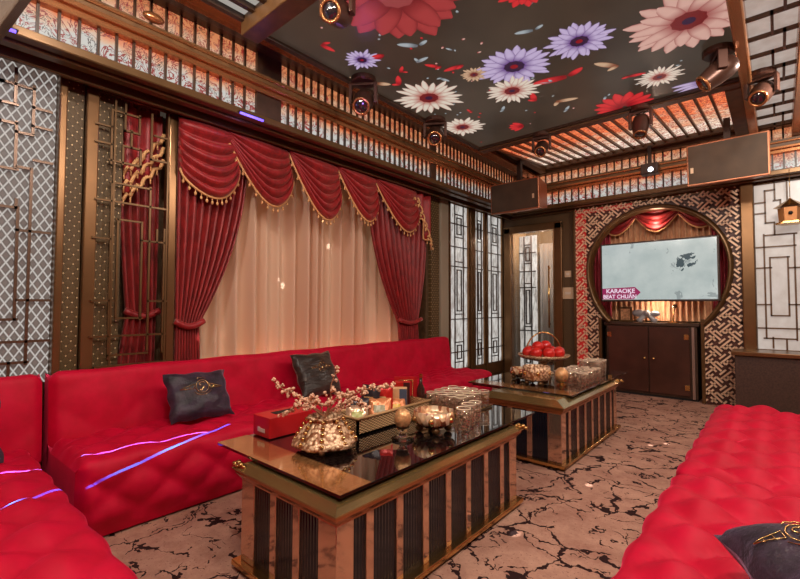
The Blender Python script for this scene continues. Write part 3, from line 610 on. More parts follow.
def side_drape(name, tops, tie, bots, zt, ztie, zb, pleats, label, x=DX, amp=0.03):
    """tops, tie, bots: (y0, y1) of the drape at its head, tieback and hem"""
    t = thing(name, (x, (tie[0] + tie[1]) / 2, zb), label, 'curtain')
    ft = (zt - ztie) / (zt - zb)
    def fn(u, v):
        z = zt + (zb - zt) * v
        if v < ft:
            k = v / ft; kk = k ** 2.1; a = tops[0] + (tie[0] - tops[0]) * kk; b = tops[1] + (tie[1] - tops[1]) * kk
        else:
            k = (v - ft) / (1 - ft); k = min(1, k * 2.2); a = tie[0] + (bots[0] - tie[0]) * k; b = tie[1] + (bots[1] - tie[1]) * k
        return (x + amp * math.sin(u * pleats * 2 * PI + 0.3 * math.sin(v * 5)) * (0.65 + 0.35 * math.sin(PI * min(1, abs(v - ft) * 3) / 2)) + 0.006 * math.sin(u * 61 + v * 7), a + (b - a) * u, z)
    cloth('drape', fn, pleats * 10, 30, M['drape'], t)
    mb = MB(); m0, m1 = tie[0] - 0.02, tie[1] + 0.02
    mb.tube([(x + 0.045, m0 + (m1 - m0) * k / 8, ztie + 0.03 - 0.045 * math.sin(PI * k / 8)) for k in range(9)], [0.026] * 9, 8); mb.build('tieback', M['swag'], t, local=False)
    return t
side_drape('red_drape', (1.405, 2.02), (1.415, 1.60), (1.41, 1.62), 2.72, z_(1.10), 0.25, 9, 'red damask drape tied back at the left of the window')
side_drape('red_drape', (3.50, 4.66), (4.06, 4.46), (4.10, 4.48), 2.72, z_(1.05), 0.25, 11, 'red damask drape tied back at the right of the window')
side_drape('red_drape', (1.04, 1.33), (1.12, 1.33), (1.06, 1.33), 2.85, 1.18, 0.25, 5, 'red drape in shadow behind the open fretwork screen', x=-3.75)
# valance: swags, one tail, gold trims with bead tassels
va = thing('valance', (-3.5, 3.0, 2.3), 'red swagged valance with gold beaded edging over the window', 'valance')
SX = -3.52
def sw(y): return y * 1.029
def szz(z): return 1.25 + (z - 1.25) * 1.029
def trim(pts, parent, beads=True, nb=10):
    mb = MB(); mb.tube(pts, 0.012, 6)
    if beads:
        n = len(pts)
        for k in range(nb):
            p = pts[int((k + 0.5) / nb * (n - 1))]
            mb.tube([p, (p[0], p[1], p[2] - 0.035)], 0.004, 5); mb.ball((p[0], p[1], p[2] - 0.045), 0.011, (1, 1, 1.5), 6, 4)
    mb.build('gold_trim', M['fringe'], parent, local=False)
def swag(yl, yr, zt, zl_end, zr_end, zb, skew, folds=6):
    """yl..yr at the head; left edge runs down to zl_end, right edge to zr_end; lowest point zb at fraction skew"""
    W_ = yr - yl
    def path(u, t):
        y0 = yl + 0.02 * t; y1 = yr + 0.10 * t * W_
        ze0 = zt - 0.01 - (zt - zl_end) * t; ze1 = zt - 0.01 - (zt - zr_end) * t
        dep = (min(ze0, ze1) - zb) * t ** 0.85 + 0.0
        s = u ** (math.log(0.5) / math.log(skew))
        base = ze0 + (ze1 - ze0) * u
        return y0 + (y1 - y0) * u, base - max(0, (base - (zb if t == 1 else zt - (zt - zb) * t ** 0.9))) * (math.sin(PI * s) ** 0.62 if 0 < s < 1 else 0)
    def fn(u, t):
        y, z = path(u, t)
        amp = 0.035 * math.sin(PI * min(1, max(0, t)) ) ** 0.3 if 0 < t < 1 else 0
        x = SX + 0.05 * math.sin(PI * u) * (0.3 + t) + abs(math.sin(folds * PI * t ** 1.1)) ** 0.8 * 0.075 * (0.25 + 0.75 * math.sin(PI * u) ** 0.5 if 0 < u < 1 else 0.25) * (1 if t < 1 else 1)
        return (x, y, z)
    cloth('swag', fn, 24, 60, M['swag'], va, solid=0.006)
    pts = []
    for k in range(25):
        x, y, z = fn(k / 24, 1.0); pts.append((x + 0.012, y, z))
    trim(pts, va, True, 12)
ZT = 2.74
swag(sw(1.34), sw(1.80), ZT, szz(2.30), szz(2.40), szz(2.10), 0.5)
swag(sw(1.69), sw(2.32), ZT, szz(2.68), szz(2.42), szz(2.13), 0.64, 6)
swag(sw(2.31), sw(2.92), ZT, szz(2.68), szz(2.40), szz(2.10), 0.64, 6)
swag(sw(2.90), sw(3.48), ZT, szz(2.68), szz(2.44), szz(2.17), 0.64, 5)
swag(sw(3.46), sw(4.20), ZT, szz(2.66), szz(2.42), szz(2.14), 0.64, 5)
def tail(y0, y1, zt, zb0, zb1, label=None, x=SX):
    cloth('tail', lambda u, v: (x + 0.03 * math.sin(u * 5 * PI), y0 + (y1 - y0) * u, zt - (zt - (zb0 + (zb1 - zb0) * u + 0.05 * math.sin(u * 5 * PI))) * v), 30, 6, M['swag'], va, solid=0.006)
    trim([(x + 0.03 * math.sin(k / 20 * 5 * PI) + 0.01, y0 + (y1 - y0) * k / 20, zb0 + (zb1 - zb0) * k / 20 + 0.05 * math.sin(k / 20 * 5 * PI)) for k in range(21)], va, True, 8)
tail(sw(4.12), sw(4.52), ZT, szz(2.60), szz(1.98))
mb = MB(); mb.tube([(SX + 0.045, sw(4.20 + 0.30 * k / 40) + 0.035 * math.sin(k * 0.95), szz(2.58 - 0.56 * k / 40) + 0.02 * math.cos(k * 0.95)) for k in range(41)], 0.010, 6)
for k in range(0, 41, 4): mb.ball((SX + 0.05, sw(4.20 + 0.30 * k / 40) + 0.035 * math.sin(k * 0.95), szz(2.55 - 0.56 * k / 40)), 0.013, (1, 1, 1.6), 6, 5)
mb.build('gold_loops', M['fringe'], va, local=False)
t2_ = thing('valance', (-3.70, 1.19, 2.0), 'short red swag with gold fringe glimpsed behind the open fretwork screen', 'valance')
cloth('tail', lambda u, v: (-3.66 + 0.02 * math.sin(u * 4 * PI), 1.05 + 0.27 * u, 2.75 - (0.72 - 0.34 * u) * v), 20, 5, M['swag'], t2_, solid=0.006)
mb = MB()
for r_ in range(3):
    pts = [(-3.63, 1.05 + 0.27 * k / 12, 2.03 + 0.10 * r_ + 0.34 * k / 12 + 0.025 * math.sin(k * 2.2)) for k in range(13)]; mb.tube(pts, 0.014, 6)
    for p in pts[::2]: mb.tube([p, (p[0], p[1], p[2] - 0.05)], 0.006, 5)
mb.build('gold_trim', M['fringe'], t2_, local=False)

# ------------------------------------------------------------------ tufted velvet sofas
def tuft(a, b):
    return (abs(math.sin(PI * a)) * abs(math.sin(PI * b))) ** 0.65
def sofa_block(mb, O, L, D, length, prof, su, sv, amp, edge=0.05, phase=0.0, nu=None):
    """O: rear corner on the floor; L: unit along; D: unit outwards; prof: (out, up) polyline with rounded corners; tufts displaced along the normal"""
    O = Vector(O); L = Vector(L); D = Vector(D); Z = Vector((0, 0, 1))
    cum = [0.0]
    for i in range(1, len(prof)): cum.append(cum[-1] + math.hypot(prof[i][0] - prof[i - 1][0], prof[i][1] - prof[i - 1][1]))
    T = cum[-1]; nv = int(T / 0.022); nu = nu or max(4, int(length / 0.026))
    sE = max(range(len(prof)), key=lambda i: prof[i][0] + prof[i][1]); sE = cum[sE]
    def at(s):
        for i in range(1, len(prof)):
            if s <= cum[i] or i == len(prof) - 1:
                k = (s - cum[i - 1]) / max(1e-6, cum[i] - cum[i - 1]); return (prof[i - 1][0] + (prof[i][0] - prof[i - 1][0]) * k, prof[i - 1][1] + (prof[i][1] - prof[i - 1][1]) * k)
    def fn(u, v):
        s = v * T; p = at(s); q0 = at(max(0, s - 0.03)); q1 = at(min(T, s + 0.03)); tx, tz = q1[0] - q0[0], q1[1] - q0[1]; l = math.hypot(tx, tz) or 1
        n = (-tz / l, tx / l)
        if n[0] * 1 + n[1] < 0: n = (-n[0], -n[1])
        x = u * length; ed = min(x, length - x); rnd = -edge * (1 - min(1, ed / edge)) ** 2
        fa = min(1, min(s, T - s) / 0.12) * (0.12 + 0.88 * min(1, abs(s - sE) / 0.13)); h = amp * tuft(x / su / 2 + s / sv / 2 + phase, x / su / 2 - s / sv / 2 + phase) * fa * min(1, ed / 0.06) + rnd
        return O + L * x + D * (p[0] + n[0] * h) + Z * (p[1] + n[1] * h)
    mb.grid(fn, nu, nv)
    for e in (0.0, 1.0):          # flat end caps
        ring = [fn(e, j / nv) for j in range(nv + 1)]; mb.add(ring, [tuple(range(nv + 1))], smooth=False)
def rounded(pts, r=0.05, n=5):
    out = [pts[0]]
    for i in range(1, len(pts) - 1):
        p0, p, p1 = Vector(pts[i - 1]), Vector(pts[i]), Vector(pts[i + 1]); a = (p0 - p).normalized(); b = (p1 - p).normalized()
        s = p + a * r; e = p + b * r
        for k in range(n + 1):
            t = k / n; out.append(tuple(s * (1 - t) ** 2 + p * 2 * t * (1 - t) + e * t * t))
    out.append(pts[-1]); return out
def sofa(label, seatO, L, D, length, depth, h, back=None, su=0.15, sv=0.13, amp=0.04, name='tufted_sofa', group=None, backlen=None):
    t = thing(name, seatO, label, 'sofa', group)
    mb = MB(); sofa_block(mb, seatO, L, D, length, rounded([(0.0, 0.06), (0.0, h - 0.03), (depth, h), (depth - 0.02, 0.012)], 0.045), su, sv, amp)
    mb.build('seat', M['velvet'], t, local=False)
    if back:
        for (bo, bl, bL, bD, hh) in back:
            mb = MB(); sofa_block(mb, bo, bL, bD, bl, rounded([(0.0, 0.02), (0.0, hh), (0.10, hh), (0.16, 0.30)], 0.045), 0.30, 0.26, 0.014)
            mb.build('backrest', M['velvet'], t, local=False)
    O = Vector(seatO); L_ = Vector(L); D_ = Vector(D); c = [O + L_ * a + D_ * b for a, b in ((0.03, 0.03), (length - 0.03, depth - 0.10))]
    x0, x1 = sorted((c[0].x, c[1].x)); y0, y1 = sorted((c[0].y, c[1].y))
    MB().bx(x0, x1, y0, y1, 0.0, 0.07).build('plinth', M['black'], t, local=False)
    return t
sofa('long crimson velvet sofa with low back standing under the curtained window', (-3.42, 0.62, 0), (0, 1, 0), (1, 0, 0), 4.32, 0.68, 0.425,
     back=[((-3.54, 0.62, 0), 4.38, (0, 1, 0), (1, 0, 0), 0.82)])
sofa('crimson tufted corner sofa in the near left corner of the room', (-3.42, -0.25, 0), (1, 0, 0), (0, 1, 0), 2.25, 0.765, 0.40,
     back=[((-3.54, -0.5, 0), 1.09, (0, 1, 0), (1, 0, 0), 0.82), ((-3.36, -0.46, 0), 2.2, (1, 0, 0), (0, 1, 0), 0.82)], amp=0.05, su=0.15, sv=0.15)
sofa('nearer section of the bright red tufted sofa along the right side', (0.50, -0.5, 0), (0, 1, 0), (-1, 0, 0), 3.16, 0.925, 0.395,
     back=[((0.72, -0.5, 0), 3.16, (0, 1, 0), (-1, 0, 0), 0.82)], su=0.15, sv=0.15, amp=0.062)
sofa('farther section of the bright red tufted sofa along the right side', (0.50, 2.675, 0), (0, 1, 0), (-1, 0, 0), 2.05, 0.925, 0.395,
     back=[((0.72, 2.675, 0), 2.05, (0, 1, 0), (-1, 0, 0), 0.82)], su=0.15, sv=0.15, amp=0.062)

# ------------------------------------------------------------------ cushions
g = G('crushed_black_velvet'); n_ = g.noise(g.obj(), 11, 5, 0.65, 0.6)[0]
g.set(col=g.ramp(n_, [(0.35, lin((20, 12, 20))), (0.6, lin((58, 40, 58)))]), rough=0.5, sheen=0.9, srough=0.35, stint=(0.55, 0.5, 0.75, 1)); g.bump(g.noise(g.obj(), 20, 4, 0.6)[0], 0.5, 0.02); M['cush'] = g.m
g = G('crushed_olive_black_satin'); n_ = g.noise(g.map(g.obj(), (1, 3, 1)), 9, 5, 0.6, 0.8)[0]
g.set(col=g.ramp(n_, [(0.35, lin((18, 12, 10))), (0.65, lin((56, 42, 34)))]), rough=0.35, sheen=0.4, stint=(0.8, 0.6, 0.5, 1)); g.bump(g.noise(g.map(g.obj(), (1, 4, 1)), 12, 4)[0], 0.6, 0.02); M['cush2'] = g.m
def cushion(label, c, right, up, w, h, th, mat, seed, emblem=True, name='cushion', er=0.0, escale=1.0, eoff=(0, 0)):
    right = Vector(right).normalized(); up = Vector(up); up = (up - right * up.dot(right)).normalized(); nrm = right.cross(up)
    R = Matrix((right, up, nrm)).transposed()
    t = thing(name, c, label, 'cushion', None, rot=R.to_euler()); r = random.Random(seed); ph = [r.uniform(0, 6) for _ in range(4)]
    def surf(side):
        def fn(u, v):
            a, b = 2 * u - 1, 2 * v - 1
            k = ((1 - abs(a) ** 2.6) * (1 - abs(b) ** 2.6)); z = th * 0.5 * max(0, k) ** 0.45 * side
            pin = 1 - 0.07 * (1 - abs(a) ** 2) * abs(b) ** 3, 1 - 0.07 * (1 - abs(b) ** 2) * abs(a) ** 3
            z += side * 0.008 * k * (math.sin(5 * a + 3 * b + ph[0]) + math.sin(7 * b - 4 * a + ph[1]))
            x = a * w / 2 * pin[1]; y = b * h / 2 * pin[0]
            return (x + 0.006 * math.sin(9 * b + ph[2]), y + 0.006 * math.sin(8 * a + ph[3]), z)
        return fn
    mb = MB(); mb.grid(surf(1), 22, 22); n0 = len(mb.v); f = surf(-1)
    mb.grid(lambda u, v: f(1 - u, v), 22, 22); mb.build('cover', mat, t)
    if emblem:
        mb = MB(); s = escale; zz = lambda x, y: surf(1)(0.5 + x / w, 0.5 + y / h)[2] + 0.004
        def rib(pts, wd):
            P = []
            for (x, y) in pts: x, y = x * s + eoff[0], y * s + eoff[1]; P.append((x, y, zz(x, y)))
            mb.tube(P, wd * s * 0.6, 5)
        rib([(0.045 * math.cos(a_), 0.045 * math.sin(a_) + 0.03) for a_ in [k * 2 * PI / 16 for k in range(17)]], 0.0045)
        rib([(0.022 * math.cos(a_) + 0.0, 0.03 + 0.014 + 0.014 * math.sin(a_)) for a_ in [0.3 + k * (1.3 * PI) / 8 for k in range(9)]], 0.005)
        rib([(-0.02 + 0.04 * k / 8, 0.03 - 0.016 - 0.014 * math.sin(k / 8 * 2 * PI)) for k in range(9)], 0.005)
        rib([(-0.03, 0.085), (-0.015, 0.10), (0, 0.09), (0.015, 0.10), (0.03, 0.085)], 0.004)
        for sd in (-1, 1):
            for q in range(3): rib([(sd * (0.055 + 0.03 * q), 0.045 - 0.006 * q), (sd * (0.055 + 0.03 * q), 0.018 - 0.002 * q)], 0.004)
            rib([(sd * 0.052, 0.048), (sd * 0.12, 0.034), (sd * 0.145, 0.024)], 0.0035); rib([(sd * 0.052, 0.016), (sd * 0.10, 0.020), (sd * 0.145, 0.024)], 0.0035)
            rib([(sd * 0.06, -0.002), (sd * 0.03, -0.025), (0, -0.032)], 0.0035)
        mb.build('gold_emblem', M['gold'], t)
    return t
cushion('plum-black crushed velvet cushion with gold crest near the left end of the long sofa', (-3.155, 1.42, 0.605), (0.05, 1, -0.02), (-0.24, 0.0, 0.36), 0.44, 0.37, 0.16, M['cush'], 1)
cushion('olive-black satin cushion with gold crest leaning in the middle of the long sofa', (-3.19, 2.50, 0.625), (0.02, 1, 0.0), (-0.22, -0.03, 0.38), 0.44, 0.43, 0.15, M['cush2'], 2, escale=0.8, eoff=(0.03, 0.02))
cushion('dark cushion on the corner sofa at the left edge of the picture', (-3.13, 0.12, 0.60), (0.1, 1, 0.05), (-0.28, 0.0, 0.36), 0.50, 0.40, 0.17, M['cush'], 3, emblem=False)
cushion('plum-black cushion with gold lettered crest lying on the near right sofa', (0.17, 1.55, 0.545), (0.80, 0.42, 0.05), (-0.34, 0.78, 0.10), 0.50, 0.48, 0.22, M['cush'], 4, er=0, escale=0.8, eoff=(-0.10, 0.08))

# ------------------------------------------------------------------ coffee tables
def table(y0, gy0, gy1, label):
    """base from y0 to y0+1.52; glass top gy0..gy1"""
    X0, X1 = -1.98, -1.25; Y0, Y1 = y0, y0 + 1.52
    t = thing('coffee_table', ((X0 + X1) / 2, (Y0 + Y1) / 2, 0), label, 'table')
    mb = MB(); mb.bx(X0 + 0.02, X1 - 0.02, Y0 + 0.02, Y1 - 0.02, 0.0, 0.02); mb.bx(X0 - 0.012, X1 + 0.012, Y0 - 0.012, Y1 + 0.012, 0.02, 0.045); mb.build('plinth', M['gold'], t, local=False, bevel=0.005)
    mb = MB(); mb.bx(X0 + 0.03, X1 - 0.03, Y0 + 0.03, Y1 - 0.03, 0.045, 0.425); mb.build('fluted_glass_body', M['fluted'], t, local=False)
    def strip(a0, a1, b0, b1, nm='bronze_strip'): MB().bx(a0, a1, b0, b1, 0.045, 0.42).build(nm, M['rose_mirror'], t, local=False, bevel=0.003)
    for k in range(7):       # bronze mirror strips: seven on each long side, two on each short side, wide corner posts
        y = Y0 + 0.10 + 1.32 * (k + 0.55) / 7.1
        strip(X0 + 0.022, X0 + 0.034, y - 0.022, y + 0.022); strip(X1 - 0.034, X1 - 0.022, y - 0.022, y + 0.022)
    for k in range(2):
        x = X0 + 0.11 + 0.17 * (k + 1)
        strip(x - 0.022, x + 0.022, Y0 + 0.022, Y0 + 0.034); strip(x - 0.022, x + 0.022, Y1 - 0.034, Y1 - 0.022)
    for (cx, cy, sx, sy) in ((X0, Y0, 1, 1), (X1, Y0, -1, 1), (X0, Y1, 1, -1), (X1, Y1, -1, -1)):
        a, b = sorted((cx + sx * 0.02, cx + sx * 0.13)); c, d = sorted((cy + sy * 0.02, cy + sy * 0.11)); strip(a, b, c, d, 'corner_post')
    def ringlayer(specs, mat, nm):
        mb = MB(); vs = []
        for (e, z) in specs: vs += [(X0 - e, Y0 - e, z), (X1 + e, Y0 - e, z), (X1 + e, Y1 + e, z), (X0 - e, Y1 + e, z)]
        fs = [(4 * i + k, 4 * i + (k + 1) % 4, 4 * i + 4 + (k + 1) % 4, 4 * i + 4 + k) for i in range(len(specs) - 1) for k in range(4)]
        fs += [(3, 2, 1, 0), tuple(4 * (len(specs) - 1) + k for k in range(4))]
        mb.add(vs, fs, smooth=False); return mb.build(nm, mat, t, local=False)
    # crown: copper cove below, olive gold sloping rim above
    ringlayer([(-0.022, 0.415), (-0.018, 0.425), (0.002, 0.45), (0.004, 0.468)], M['copper'], 'copper_cove')
    ringlayer([(0.012, 0.468), (0.014, 0.476), (-0.075, 0.512), (-0.10, 0.514)], M['olive_gold'], 'gold_rim')
    for (cx, cy) in ((X1 - 0.01, Y1 + 0.0), (X0 + 0.01, Y0 + 0.01)):
        mb = MB()
        for k in range(7): mb.ball((cx - 0.03 + 0.012 * k, cy - 0.01 * (k % 2), 0.486 + 0.006 * (k % 3)), 0.014, (1.2, 1, 0.7), 8, 6)
        mb.build('corner_ornament', M['gold'], t, local=False)
    G0, G1 = -2.25, -1.275
    mb = MB(); mb.bx(G0, G1, gy0, gy1, 0.514, 0.526); mb.build('glass_top', M['black_glass'], t, local=False, bevel=0.002)
    mb = MB(); mb.bx(G0, G1 - 0.0, gy0, gy0 + 0.17, 0.5262, 0.5285); mb.build('copper_band', M['copper_glass'], t, local=False)
    mb = MB(); mb.bx(G0 + 0.01, X0 + 0.08, gy0 + 0.06, gy1 - 0.06, 0.49, 0.513); mb.bx(G0 + 0.01, G1 - 0.05, Y1 - 0.09, gy1 - 0.03, 0.495, 0.513); mb.build('under_tray', M['dark_bronze'], t, local=False)
    return t
table(1.075, 1.115, 2.86, 'nearer bronze coffee table with black glass top and fluted black sides')
table(3.31, 3.57, 5.28, 'farther bronze coffee table carrying the red fruit stand')
TZ = 0.527
# ------------------------------------------------------------------ far-wall furniture
t = thing('tv_cabinet', (-1.37, 7.0, 0), 'low dark wooden two-door cabinet below the television', 'cabinet')
MB().bx(-1.93, -0.82, 6.86, 7.22, 0.03, 0.98).build('carcass', M['dark_wood'], t, local=False)
MB().bx(-1.96, -0.79, 6.83, 7.23, 0.98, 1.02).build('cabinet_top', M['dark_wood'], t, local=False, bevel=0.005)
MB().bx(-1.93, -0.82, 6.87, 7.2, 0, 0.03).build('plinth', M['black'], t, local=False)
M['door_lacquer'] = simple('dark_door_lacquer', (74, 42, 32), 0.3, 0.0, var=0.25, vscale=4)
for x0, x1, hx, kx in ((-1.90, -1.385, -1.885, -1.43), (-1.375, -0.90, -0.935, -1.32)):
    d = MB().bx(x0, x1, 6.835, 6.86, 0.06, 0.965).build('cabinet_door', M['door_lacquer'], t, local=False, bevel=0.006)
    MB().ball((kx, 6.82, 0.53), 0.02, n=12, m=8).build('knob', M['gold'], d, local=False)
    for hz in (0.84, 0.17): MB().bx(hx - 0.028, hx + 0.028, 6.826, 6.836, hz - 0.035, hz + 0.035).build('hinge', M['gold'], d, local=False, bevel=0.003)
MB().bx(-0.875, -0.845, 6.825, 6.86, 0.03, 0.97).build('edge_strip', simple('steel_strip', (180, 160, 150), 0.3, 0.8), t, local=False)
# television
tv = thing('television', (-1.25, 6.70, 1.31), 'large flat television showing a pale ink-splashed karaoke screen', 'television')
MB().bx(-1.95, -0.545, 6.68, 6.74, 1.315, 2.145).build('housing', M['black_metal'], tv, local=False, bevel=0.006)
g = G('tv_picture'); o = g.obj(); n1 = g.noise(g.map(o, (1, 1, 1)), 2.2, 5, 0.6)[0]; n2 = g.noise(o, 5.5, 5, 0.62, 1.0)
x = g.xyz(o); gx = g.math('SUBTRACT', x[0], 0.32); gz = g.math('SUBTRACT', x[2], 0.50)
rot_a = g.math('ADD', g.math('MULTIPLY', gx, 0.75), g.math('MULTIPLY', gz, 0.5)); rot_b = g.math('SUBTRACT', g.math('MULTIPLY', gz, 0.75), g.math('MULTIPLY', gx, 0.5))
dd = g.math('ADD', g.math('MULTIPLY', g.math('MULTIPLY', rot_a, rot_a), 30.0), g.math('MULTIPLY', g.math('MULTIPLY', rot_b, rot_b), 150.0))
blot = g.math('LESS_THAN', g.math('ADD', dd, g.math('MULTIPLY', g.math('SUBTRACT', n2[0], 0.5), 6.0)), 0.55)
zone = g.math('MULTIPLY', g.math('GREATER_THAN', x[0], 0.05), 1.0); spk = g.math('MULTIPLY', g.math('GREATER_THAN', n2[0], 0.62), 0.5)
zone2 = g.math('GREATER_THAN', x[2], 0.68); spk = g.math('MULTIPLY', spk, g.math('MAXIMUM', zone, zone2))
c = g.ramp(n1, [(0.35, lin((168, 180, 178))), (0.65, lin((194, 202, 198)))]); c = g.mix(spk, c, lin((90, 100, 104))); c = g.mix(blot, c, lin((60, 78, 84)))
g.set(col=W4(0.01), rough=0.15, ecol=c, estr=0.95); M['tv'] = g.m
pic = MB(); pic.bx(-1.925, -0.57, 6.674, 6.681, 1.34, 2.122); pic.build('screen', M['tv'], tv, local=False)
g = G('banner_pink'); g.set(col=W4(0.01), ecol=lin((150, 22, 84)), estr=0.9); M['ban'] = g.m
g = G('banner_white'); g.set(col=W4(0.01), ecol=lin((240, 220, 236)), estr=0.95); M['banw'] = g.m
mb = MB(); mb.prism([(-1.925, 1.345), (-1.52, 1.345), (-1.43, 1.44), (-1.50, 1.515), (-1.925, 1.50)], lambda a, b, d: (a, d, b), 6.6735, 6.670); mb.build('banner', M['ban'], tv, local=False)
def text(s, loc, size, mat, parent, name, rot=(PI / 2, 0, 0), bold=0.004, sx=1.0):
    cu = bpy.data.curves.new(name, 'FONT'); cu.body = s; cu.size = size; cu.offset = bold; cu.extrude = 0.0008; cu.align_x = 'LEFT'
    tmp = bpy.data.objects.new(name, cu); COL.objects.link(tmp)
    bpy.context.view_layer.update(); dg = bpy.context.evaluated_depsgraph_get(); me = bpy.data.meshes.new_from_object(tmp.evaluated_get(dg)); bpy.data.objects.remove(tmp)
    o = bpy.data.objects.new(name, me); COL.objects.link(o); me.materials.clear(); me.materials.append(mat)
    o.parent = parent; o.location = Vector(loc) - (parent.location if parent else Vector()); o.rotation_euler = rot; o.scale = (sx, 1, 1); return o
text('KARAOKE', (-1.875, 6.669, 1.435), 0.082, M['banw'], tv, 'banner_text', bold=0.0016)
text('BEAT CHU\u1ea8N', (-1.915, 6.669, 1.358), 0.076, M['banw'], tv, 'banner_text', bold=0.0016, sx=0.92)
mb = MB(); mb.bx(-1.4, -1.1, 6.74, 6.84, 1.6, 1.8); mb.build('wall_bracket', M['black_metal'], tv, local=False)
# niche curtains
nt = thing('niche_curtain', (-1.3, 7.2, 1.02), 'small peach curtain with red swags lining the round television niche', 'curtain')
cloth('backdrop', lambda u, v: (-2.22 + 1.84 * u, 7.19 + 0.02 * math.sin(u * 26 * 2 * PI), 2.70 - 1.66 * v), 200, 4, drape_mat('peach_satin', (204, 146, 108), (236, 184, 140)), nt, solid=0)
for x0, x1 in ((-2.20, -1.93), (-0.66, -0.42)):
    cloth('side_drape', lambda u, v: (x0 + (x1 - x0) * u, 7.13 + 0.02 * math.sin(u * 5 * 2 * PI), 2.70 - 1.66 * v), 50, 4, drape_mat('pink_red_satin', (170, 44, 66), (196, 64, 82)), nt, solid=0.004)
for x0 in (-2.1, -1.57, -1.04):
    def fn(u, t_, x0=x0): return (x0 + 0.55 * u, 7.07 - 0.03 * abs(math.sin(4 * PI * t_)) - 0.03 * math.sin(PI * u), 2.66 - 0.10 * t_ - 0.25 * t_ * math.sin(PI * u) + 0.0)
    cloth('swag', fn, 20, 32, M['swag'], nt, solid=0.004)
    pts = [fn(k / 20, 1.0) for k in range(21)]; mb = MB(); mb.tube([(p[0], p[1] - 0.01, p[2]) for p in pts], 0.011, 6); mb.build('gold_trim', M['fringe'], nt, local=False)
lamp('niche_light', 'POINT', (-1.3, 6.98, 2.42), 4, (1, 0.74, 0.55), size=0.05)
lamp('niche_light', 'POINT', (-1.3, 6.98, 1.22), 6, (1, 0.78, 0.6), size=0.05)
# small things on the cabinet
t = thing('picture_frame', (-1.70, 6.98, 1.02), 'small dark ornamental frame standing on the cabinet at the left below the television', 'ornament')
MB().bx(-1.79, -1.61, 6.97, 7.0, 1.02, 1.24).build('frame', M['dark_bronze'], t, local=False, bevel=0.006)
mb = MB(); mb.bx(-1.76, -1.64, 6.962, 6.972, 1.05, 1.21); mb.build('picture', simple('ornament_gold_relief', (190, 140, 100), 0.4, 0.4, bumpv=0.8, bscale=60, var=0.5, vscale=30), t, local=False)
t = thing('satin_bow', (-1.42, 6.97, 1.02), 'grey-white satin bow lying on the cabinet below the television', 'ornament')
mb = MB(); mb.ball((-1.52, 6.97, 1.15), 0.09, (1, 0.4, 0.6)); mb.ball((-1.33, 6.97, 1.14), 0.08, (1, 0.4, 0.5)); mb.ball((-1.42, 6.95, 1.15), 0.045); mb.tube([(-1.43, 6.96, 1.14), (-1.5, 6.96, 1.06), (-1.52, 6.96, 1.03)], [0.03, 0.035, 0.045]); mb.tube([(-1.41, 6.96, 1.14), (-1.34, 6.96, 1.06), (-1.3, 6.96, 1.03)], [0.03, 0.035, 0.045]); mb.build('bow', simple('grey_ribbon', (168, 164, 166), 0.35), t, local=False)
t = thing('microphone', (-1.10, 6.95, 1.02), 'small gold microphone on a stand in front of the niche curtain', 'microphone')
mb = MB(); mb.lathe([(0.07, 0), (0.07, 0.012), (0.012, 0.02)], (-1.10, 6.95, 1.02)); mb.build('base', M['gold'], t, local=False)
mb = MB(); mb.tube([(-1.10, 6.95, 1.03), (-1.08, 6.95, 1.22)], 0.008); mb.build('stem', M['gold'], t, local=False)
mb = MB(); mb.ball((-1.075, 6.94, 1.25), 0.03); mb.build('head', M['chrome'], t, local=False)
# equipment box at the right
t = thing('equipment_cabinet', (0.3, 6.5, 0), 'low dark brown cabinet with a bronze top at the far end of the right sofa', 'cabinet')
MB().bx(-0.40, 1.0, 6.32, 6.73, 0.0, 0.69).build('carcass', simple('speckled_brown', (72, 48, 38), 0.5, var=0.35, vscale=60), t, local=False, bevel=0.006)
MB().bx(-0.43, 1.02, 6.28, 6.735, 0.69, 0.735).build('cabinet_top', M['bronze'], t, local=False, bevel=0.006)
# lantern
t = thing('bird_cage_lantern', (0.12, 6.55, 2.2), 'small gold cage lantern hanging in front of the white lattice panel', 'lantern')
mb = MB(); mb.lathe([(0.15, 0.17), (0.03, 0.25), (0.01, 0.27)], (0.12, 6.55, 2.2), 6); mb.build('roof', M['gold'], t, local=False)
mb = MB(); mb.lathe([(0.10, 0.0), (0.11, 0.16), (0.0, 0.165)], (0.12, 6.55, 2.2), 6); mb.build('body', simple('lantern_gold_paper', (196, 132, 76), 0.5, 0.3), t, local=False)
mb = MB(); mb.lathe([(0.0, 0), (0.13, 0.0), (0.13, -0.02), (0.0, -0.021)], (0.12, 6.55, 2.2), 6); mb.build('base_plate', M['gold'], t, local=False)
mb = MB(); mb.tube([(0.12, 6.55, 2.46), (0.12, 6.55, 2.80)], 0.004, 5); mb.build('chain', M['gold'], t, local=False)
mb = MB(); mb.ball((0.12, 6.445, 2.29), 0.02); mb.build('door_hole', M['black'], t, local=False)

